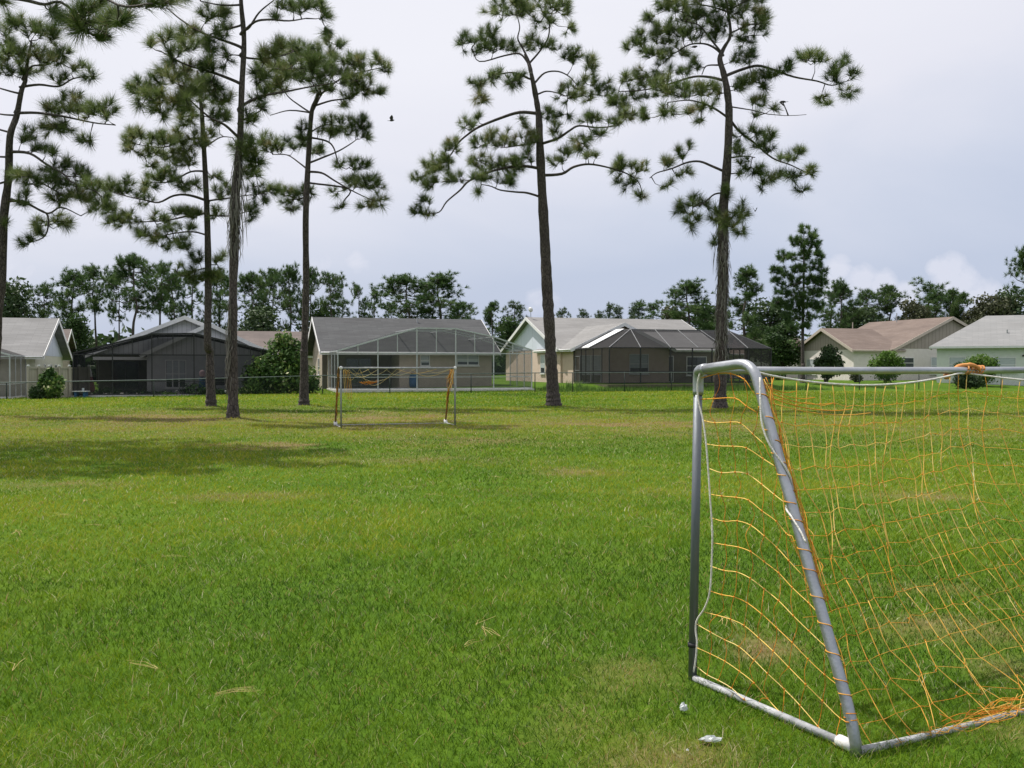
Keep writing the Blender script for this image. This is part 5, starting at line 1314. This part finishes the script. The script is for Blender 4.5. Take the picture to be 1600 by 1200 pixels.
dryc = ramp(nt, n2, [(.3, (.11, .075, .032)), (.7, (.22, .155, .075))])
m2 = nd(nt, 'ShaderNodeMix', _data_type='RGBA')
nt.links.new(ramp(nt, ad.outputs[0], [(.25, (0, 0, 0)), (.85, (.9, .9, .9))]), m2.inputs[0]); nt.links.new(mx.outputs[2], m2.inputs[6]); nt.links.new(dryc, m2.inputs[7])
b = nd(nt, 'ShaderNodeBsdfPrincipled', Roughness=.95); b.inputs['Specular IOR Level'].default_value = .1
nt.links.new(m2.outputs[2], b.inputs['Base Color'])
bp = nd(nt, 'ShaderNodeBump', Strength=.6, Distance=.05); nt.links.new(n2, bp.inputs['Height']); nt.links.new(bp.outputs[0], b.inputs['Normal'])
nt.links.new(b.outputs[0], out.inputs[0])
tag(link('lawn', gme, m), kind='structure')

# grass blades: shorter and finer near, coarser tufts far off
M['grass'] = foliage('grass_blades', [(0, (.026, .075, .002)), (.28, (.086, .172, .005)), (.52, (.190, .282, .011)), (.70, (.31, .325, .024)), (.78, (.27, .165, .065)), (.88, (.38, .29, .12)), (1, (.52, .52, .33))], .38, rough=.5, spec=.16)
def blades(y0, y1, D0, seed, wide=1.14):
    """mown grass: finer and denser near, coarser tufts far off, without steps between"""
    r = np.random.default_rng(seed)
    yy = np.linspace(y0, y1, 4000); pdf = (yy * wide + 9.0) * D0 * (5 / yy) ** 1.88
    n = int(np.trapezoid(pdf, yy) if hasattr(np, 'trapezoid') else np.trapz(pdf, yy)); cdf = np.cumsum(pdf); cdf /= cdf[-1]
    y = np.interp(r.random(n), cdf, yy); x = r.uniform(-.5, .5, n) * (y * wide + 9.0)
    side = abs(x) > .5 * (y * wide + .6); ok = ~side | (r.random(n) < .4); x, y, side = x[ok], y[ok], side[ok]; n = len(x)
    dr = dryness(x, y); lush = fbm(x, y, 1.3, 21); pat = fbm(x, y, .35, 31, 3); big = fbm(x, y, 7, 41)
    keep = r.random(n) > np.clip(dr * 1.0 - .3, 0, .6) * .5
    x, y, dr, lush, pat, big, side = (q[keep] for q in (x, y, dr, lush, pat, big, side)); n = len(x)
    z = zground(x, y); k = np.maximum(y, 4) / 5
    hh = (.037 + .0006 * y) * r.uniform(.4, 1.3, n) * (.55 + .9 * lush) * (1 - .5 * dr); ww = .0035 * k ** .93 * r.uniform(.55, 1.4, n)
    ww[side] *= 1.7
    an = r.uniform(0, 6.283, n); ln = r.uniform(.3, 1.8, n); la = r.uniform(0, 6.283, n)
    sd = np.stack([np.cos(an), np.sin(an), 0 * an], 1) * ww[:, None] / 2
    lean = np.stack([np.cos(la), np.sin(la), 0 * la], 1) * (hh * ln)[:, None]
    B = np.stack([x, y, z - .004], 1); up = np.array((0, 0, 1.))[None] * hh[:, None]
    V = np.empty((n, 5, 3))
    V[:, 0] = B - sd; V[:, 1] = B + sd; mid = B + lean * .35 + up * .62; V[:, 2] = mid - sd * .8; V[:, 3] = mid + sd * .8; V[:, 4] = B + lean + up
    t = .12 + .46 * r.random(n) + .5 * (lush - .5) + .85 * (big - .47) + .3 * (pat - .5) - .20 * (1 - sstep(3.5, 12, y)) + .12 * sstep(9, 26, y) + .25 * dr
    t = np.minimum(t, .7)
    dead = r.random(n) < (.05 + .75 * np.clip(dr - .1, 0, 1)); t[dead] = r.uniform(.72, .95, dead.sum()); pale = r.random(n) < .014 + .26 * np.clip(fbm(x, y, .8, 63, 3) - .52, 0, 1) * (y < 22); t[pale] = r.uniform(.90, 1, pale.sum()); hh[pale] *= .62  # pale blades: specular glints put into the blade colour
    base = np.arange(n)[:, None] * 5
    loops = (base + np.array([0, 1, 3, 2, 2, 3, 4])[None]).ravel()
    st = (np.arange(n)[:, None] * 7 + np.array([0, 4])[None]).ravel(); to = np.tile([4, 3], n)
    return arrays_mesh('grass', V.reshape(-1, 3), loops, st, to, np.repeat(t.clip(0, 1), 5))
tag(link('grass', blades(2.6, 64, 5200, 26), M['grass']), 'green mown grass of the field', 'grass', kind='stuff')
# fallen pine needles lying on the grass
r = np.random.default_rng(55); V = []; T = []
for i in range(64):
    y = math.sqrt(r.uniform(3.2 ** 2, 16 ** 2)); x = r.uniform(-.55, .55) * y; k = int(r.integers(1, 7)); a0 = r.uniform(0, 6.28)
    for j in range(k):
        a = a0 + r.normal() * .16; L = r.uniform(.10, .24); w = .0008 + .00015 * y; zc = .028 + r.random() * .02
        d = np.array((math.cos(a), math.sin(a), r.normal() * .06)); s_ = np.array((-math.sin(a), math.cos(a), 0)) * w
        c = np.array((x, y, zc)); md = c + d * L * .5 + np.array((r.normal() * .008, r.normal() * .008, .008)); e_ = c + d * L + s_ * r.normal() * 6
        for A, B in ((c, md), (md, e_)): V += [A - s_, A + s_, B + s_ * .8, B - s_ * .8]; T += [r.uniform(.7, 1)] * 4
M['straw'] = foliage('dry_needles', [(0, (.22, .14, .04)), (.7, (.32, .22, .07)), (1, (.45, .35, .15))], .1)
tag(link('fallen_pine_needles', uniform_mesh('fallen_pine_needles', np.array(V), np.arange(len(V)).reshape(-1, 4), T), M['straw']), 'dry pine needles scattered on the near grass', 'needles', kind='stuff')

# ---------------------------------------------------------------- sky, sun, camera
ELEV, AZ = R(63), math.atan2(-.857, .514)
world = bpy.data.worlds.new('World'); sc.world = world; world.use_nodes = True
nt = world.node_tree
for n in list(nt.nodes): nt.nodes.remove(n)
out = nt.nodes.new('ShaderNodeOutputWorld'); bg = nd(nt, 'ShaderNodeBackground', Strength=.1)
sky = nd(nt, 'ShaderNodeTexSky', _sky_type='NISHITA', _sun_disc=False, _sun_elevation=ELEV, _sun_rotation=AZ % (2 * math.pi), _dust_density=3.0, _air_density=1.2)
tc = nd(nt, 'ShaderNodeTexCoord'); D = tc.outputs['Generated']
def vdot(vec):
    n = nd(nt, 'ShaderNodeVectorMath', _operation='DOT_PRODUCT'); nt.links.new(D, n.inputs[0]); n.inputs[1].default_value = vec; return n.outputs['Value']
def mth(op, a, b, clamp=False):
    n = nd(nt, 'ShaderNodeMath', _operation=op); n.use_clamp = clamp
    for i, q in enumerate((a, b)):
        if hasattr(q, 'links'): nt.links.new(q, n.inputs[i])
        else: n.inputs[i].default_value = q
    return n.outputs[0]
SUN = np.array((math.sin(AZ) * math.cos(ELEV), math.cos(AZ) * math.cos(ELEV), math.sin(ELEV)))
mp = nd(nt, 'ShaderNodeMapping'); mp.inputs['Scale'].default_value = (1, 1, 2.4); nt.links.new(D, mp.inputs['Vector'])
nz = noise(nt, 2.2, 7, .5, mp.outputs[0], .4)
# overcast veil: brightest towards the sun, blue-grey low on the right
f = mth('ADD', mth('ADD', mth('MULTIPLY', vdot(tuple(SUN)), .5), mth('MULTIPLY', vdot((0, 0, 1)), 1.1)), mth('MULTIPLY', mth('SUBTRACT', nz, .5), .38))
veil = ramp(nt, f, [(.20, (5.1, 5.7, 7.15)), (.30, (5.9, 6.35, 7.6)), (.46, (7.65, 7.7, 8.5)), (.66, (8.35, 8.35, 8.95))])
mxw = nd(nt, 'ShaderNodeMix', _data_type='RGBA'); mxw.inputs[0].default_value = .94
nt.links.new(sky.outputs[0], mxw.inputs[6]); nt.links.new(veil, mxw.inputs[7])
# cumulus heads low over the right-hand roofs
def cloud_dir(px, py):
    k, m = ray(px, py); d = np.array((k, 1, m)); return d / np.linalg.norm(d)
cm = None
nzc = noise(nt, 34, 6, .6, D, .3)
for px, py, rr in ((1482, 428, 26), (1462, 420, 14), (1500, 446, 30), (1530, 462, 26), (1570, 474, 20), (1312, 420, 20), (1345, 436, 24), (1380, 445, 22), (1415, 462, 22), (1300, 450, 26), (20, 425, 22), (500, 415, 18), (850, 480, 26), (560, 412, 16)):
    d = cloud_dir(px, py); t = mth('SUBTRACT', vdot(tuple(d)), math.cos(math.atan(rr / F)))
    t = mth('MULTIPLY', t, 1 / (1 - math.cos(math.atan(rr / F))))
    amp = .8 if px > 1200 else .3
    t = mth('MULTIPLY', mth('ADD', t, .3), amp)
    cm = t if cm is None else mth('MAXIMUM', cm, t)
cmask = mth('ADD', cm, mth('MULTIPLY', mth('SUBTRACT', nzc, .5), 2.2))
cmr = ramp(nt, cmask, [(.05, (0, 0, 0)), (.8, (.5, .5, .5))])
mxc = nd(nt, 'ShaderNodeMix', _data_type='RGBA')
nt.links.new(cmr, mxc.inputs[0]); nt.links.new(mxw.outputs[2], mxc.inputs[6]); mxc.inputs[7].default_value = (7.9, 7.9, 8.7, 1)
nt.links.new(mxc.outputs[2], bg.inputs['Color']); nt.links.new(bg.outputs[0], out.inputs[0])

sl = bpy.data.lights.new('sun', 'SUN'); sl.energy = 4.95; sl.angle = R(.6); sl.color = (1, .95, .87)
so = bpy.data.objects.new('sun', sl); COL.objects.link(so)
from mathutils import Vector
so.rotation_euler = Vector(tuple(SUN)).to_track_quat('Z', 'Y').to_euler(); so.location = (-20, 20, 40)

cam = bpy.data.cameras.new('camera'); cam.lens = 36 * F / 1600; cam.sensor_width = 36; cam.clip_end = 6000; cam.clip_start = .05
co = bpy.data.objects.new('camera', cam); COL.objects.link(co); co.location = (0, 0, EYE); co.rotation_euler = (R(90) - TH, 0, 0)
sc.camera = co
sc.view_settings.view_transform = 'Standard'; sc.view_settings.look = 'None'; sc.view_settings.exposure = 0.12; sc.view_settings.gamma = 1
sc.render.engine = 'CYCLES'
sc.cycles.use_denoising = True; sc.cycles.denoiser = 'OPENIMAGEDENOISE'; sc.cycles.denoising_input_passes = 'RGB_ALBEDO_NORMAL'
sc.cycles.transparent_max_bounces = 24; sc.cycles.max_bounces = 6; sc.cycles.diffuse_bounces = 3; sc.cycles.sample_clamp_indirect = 6
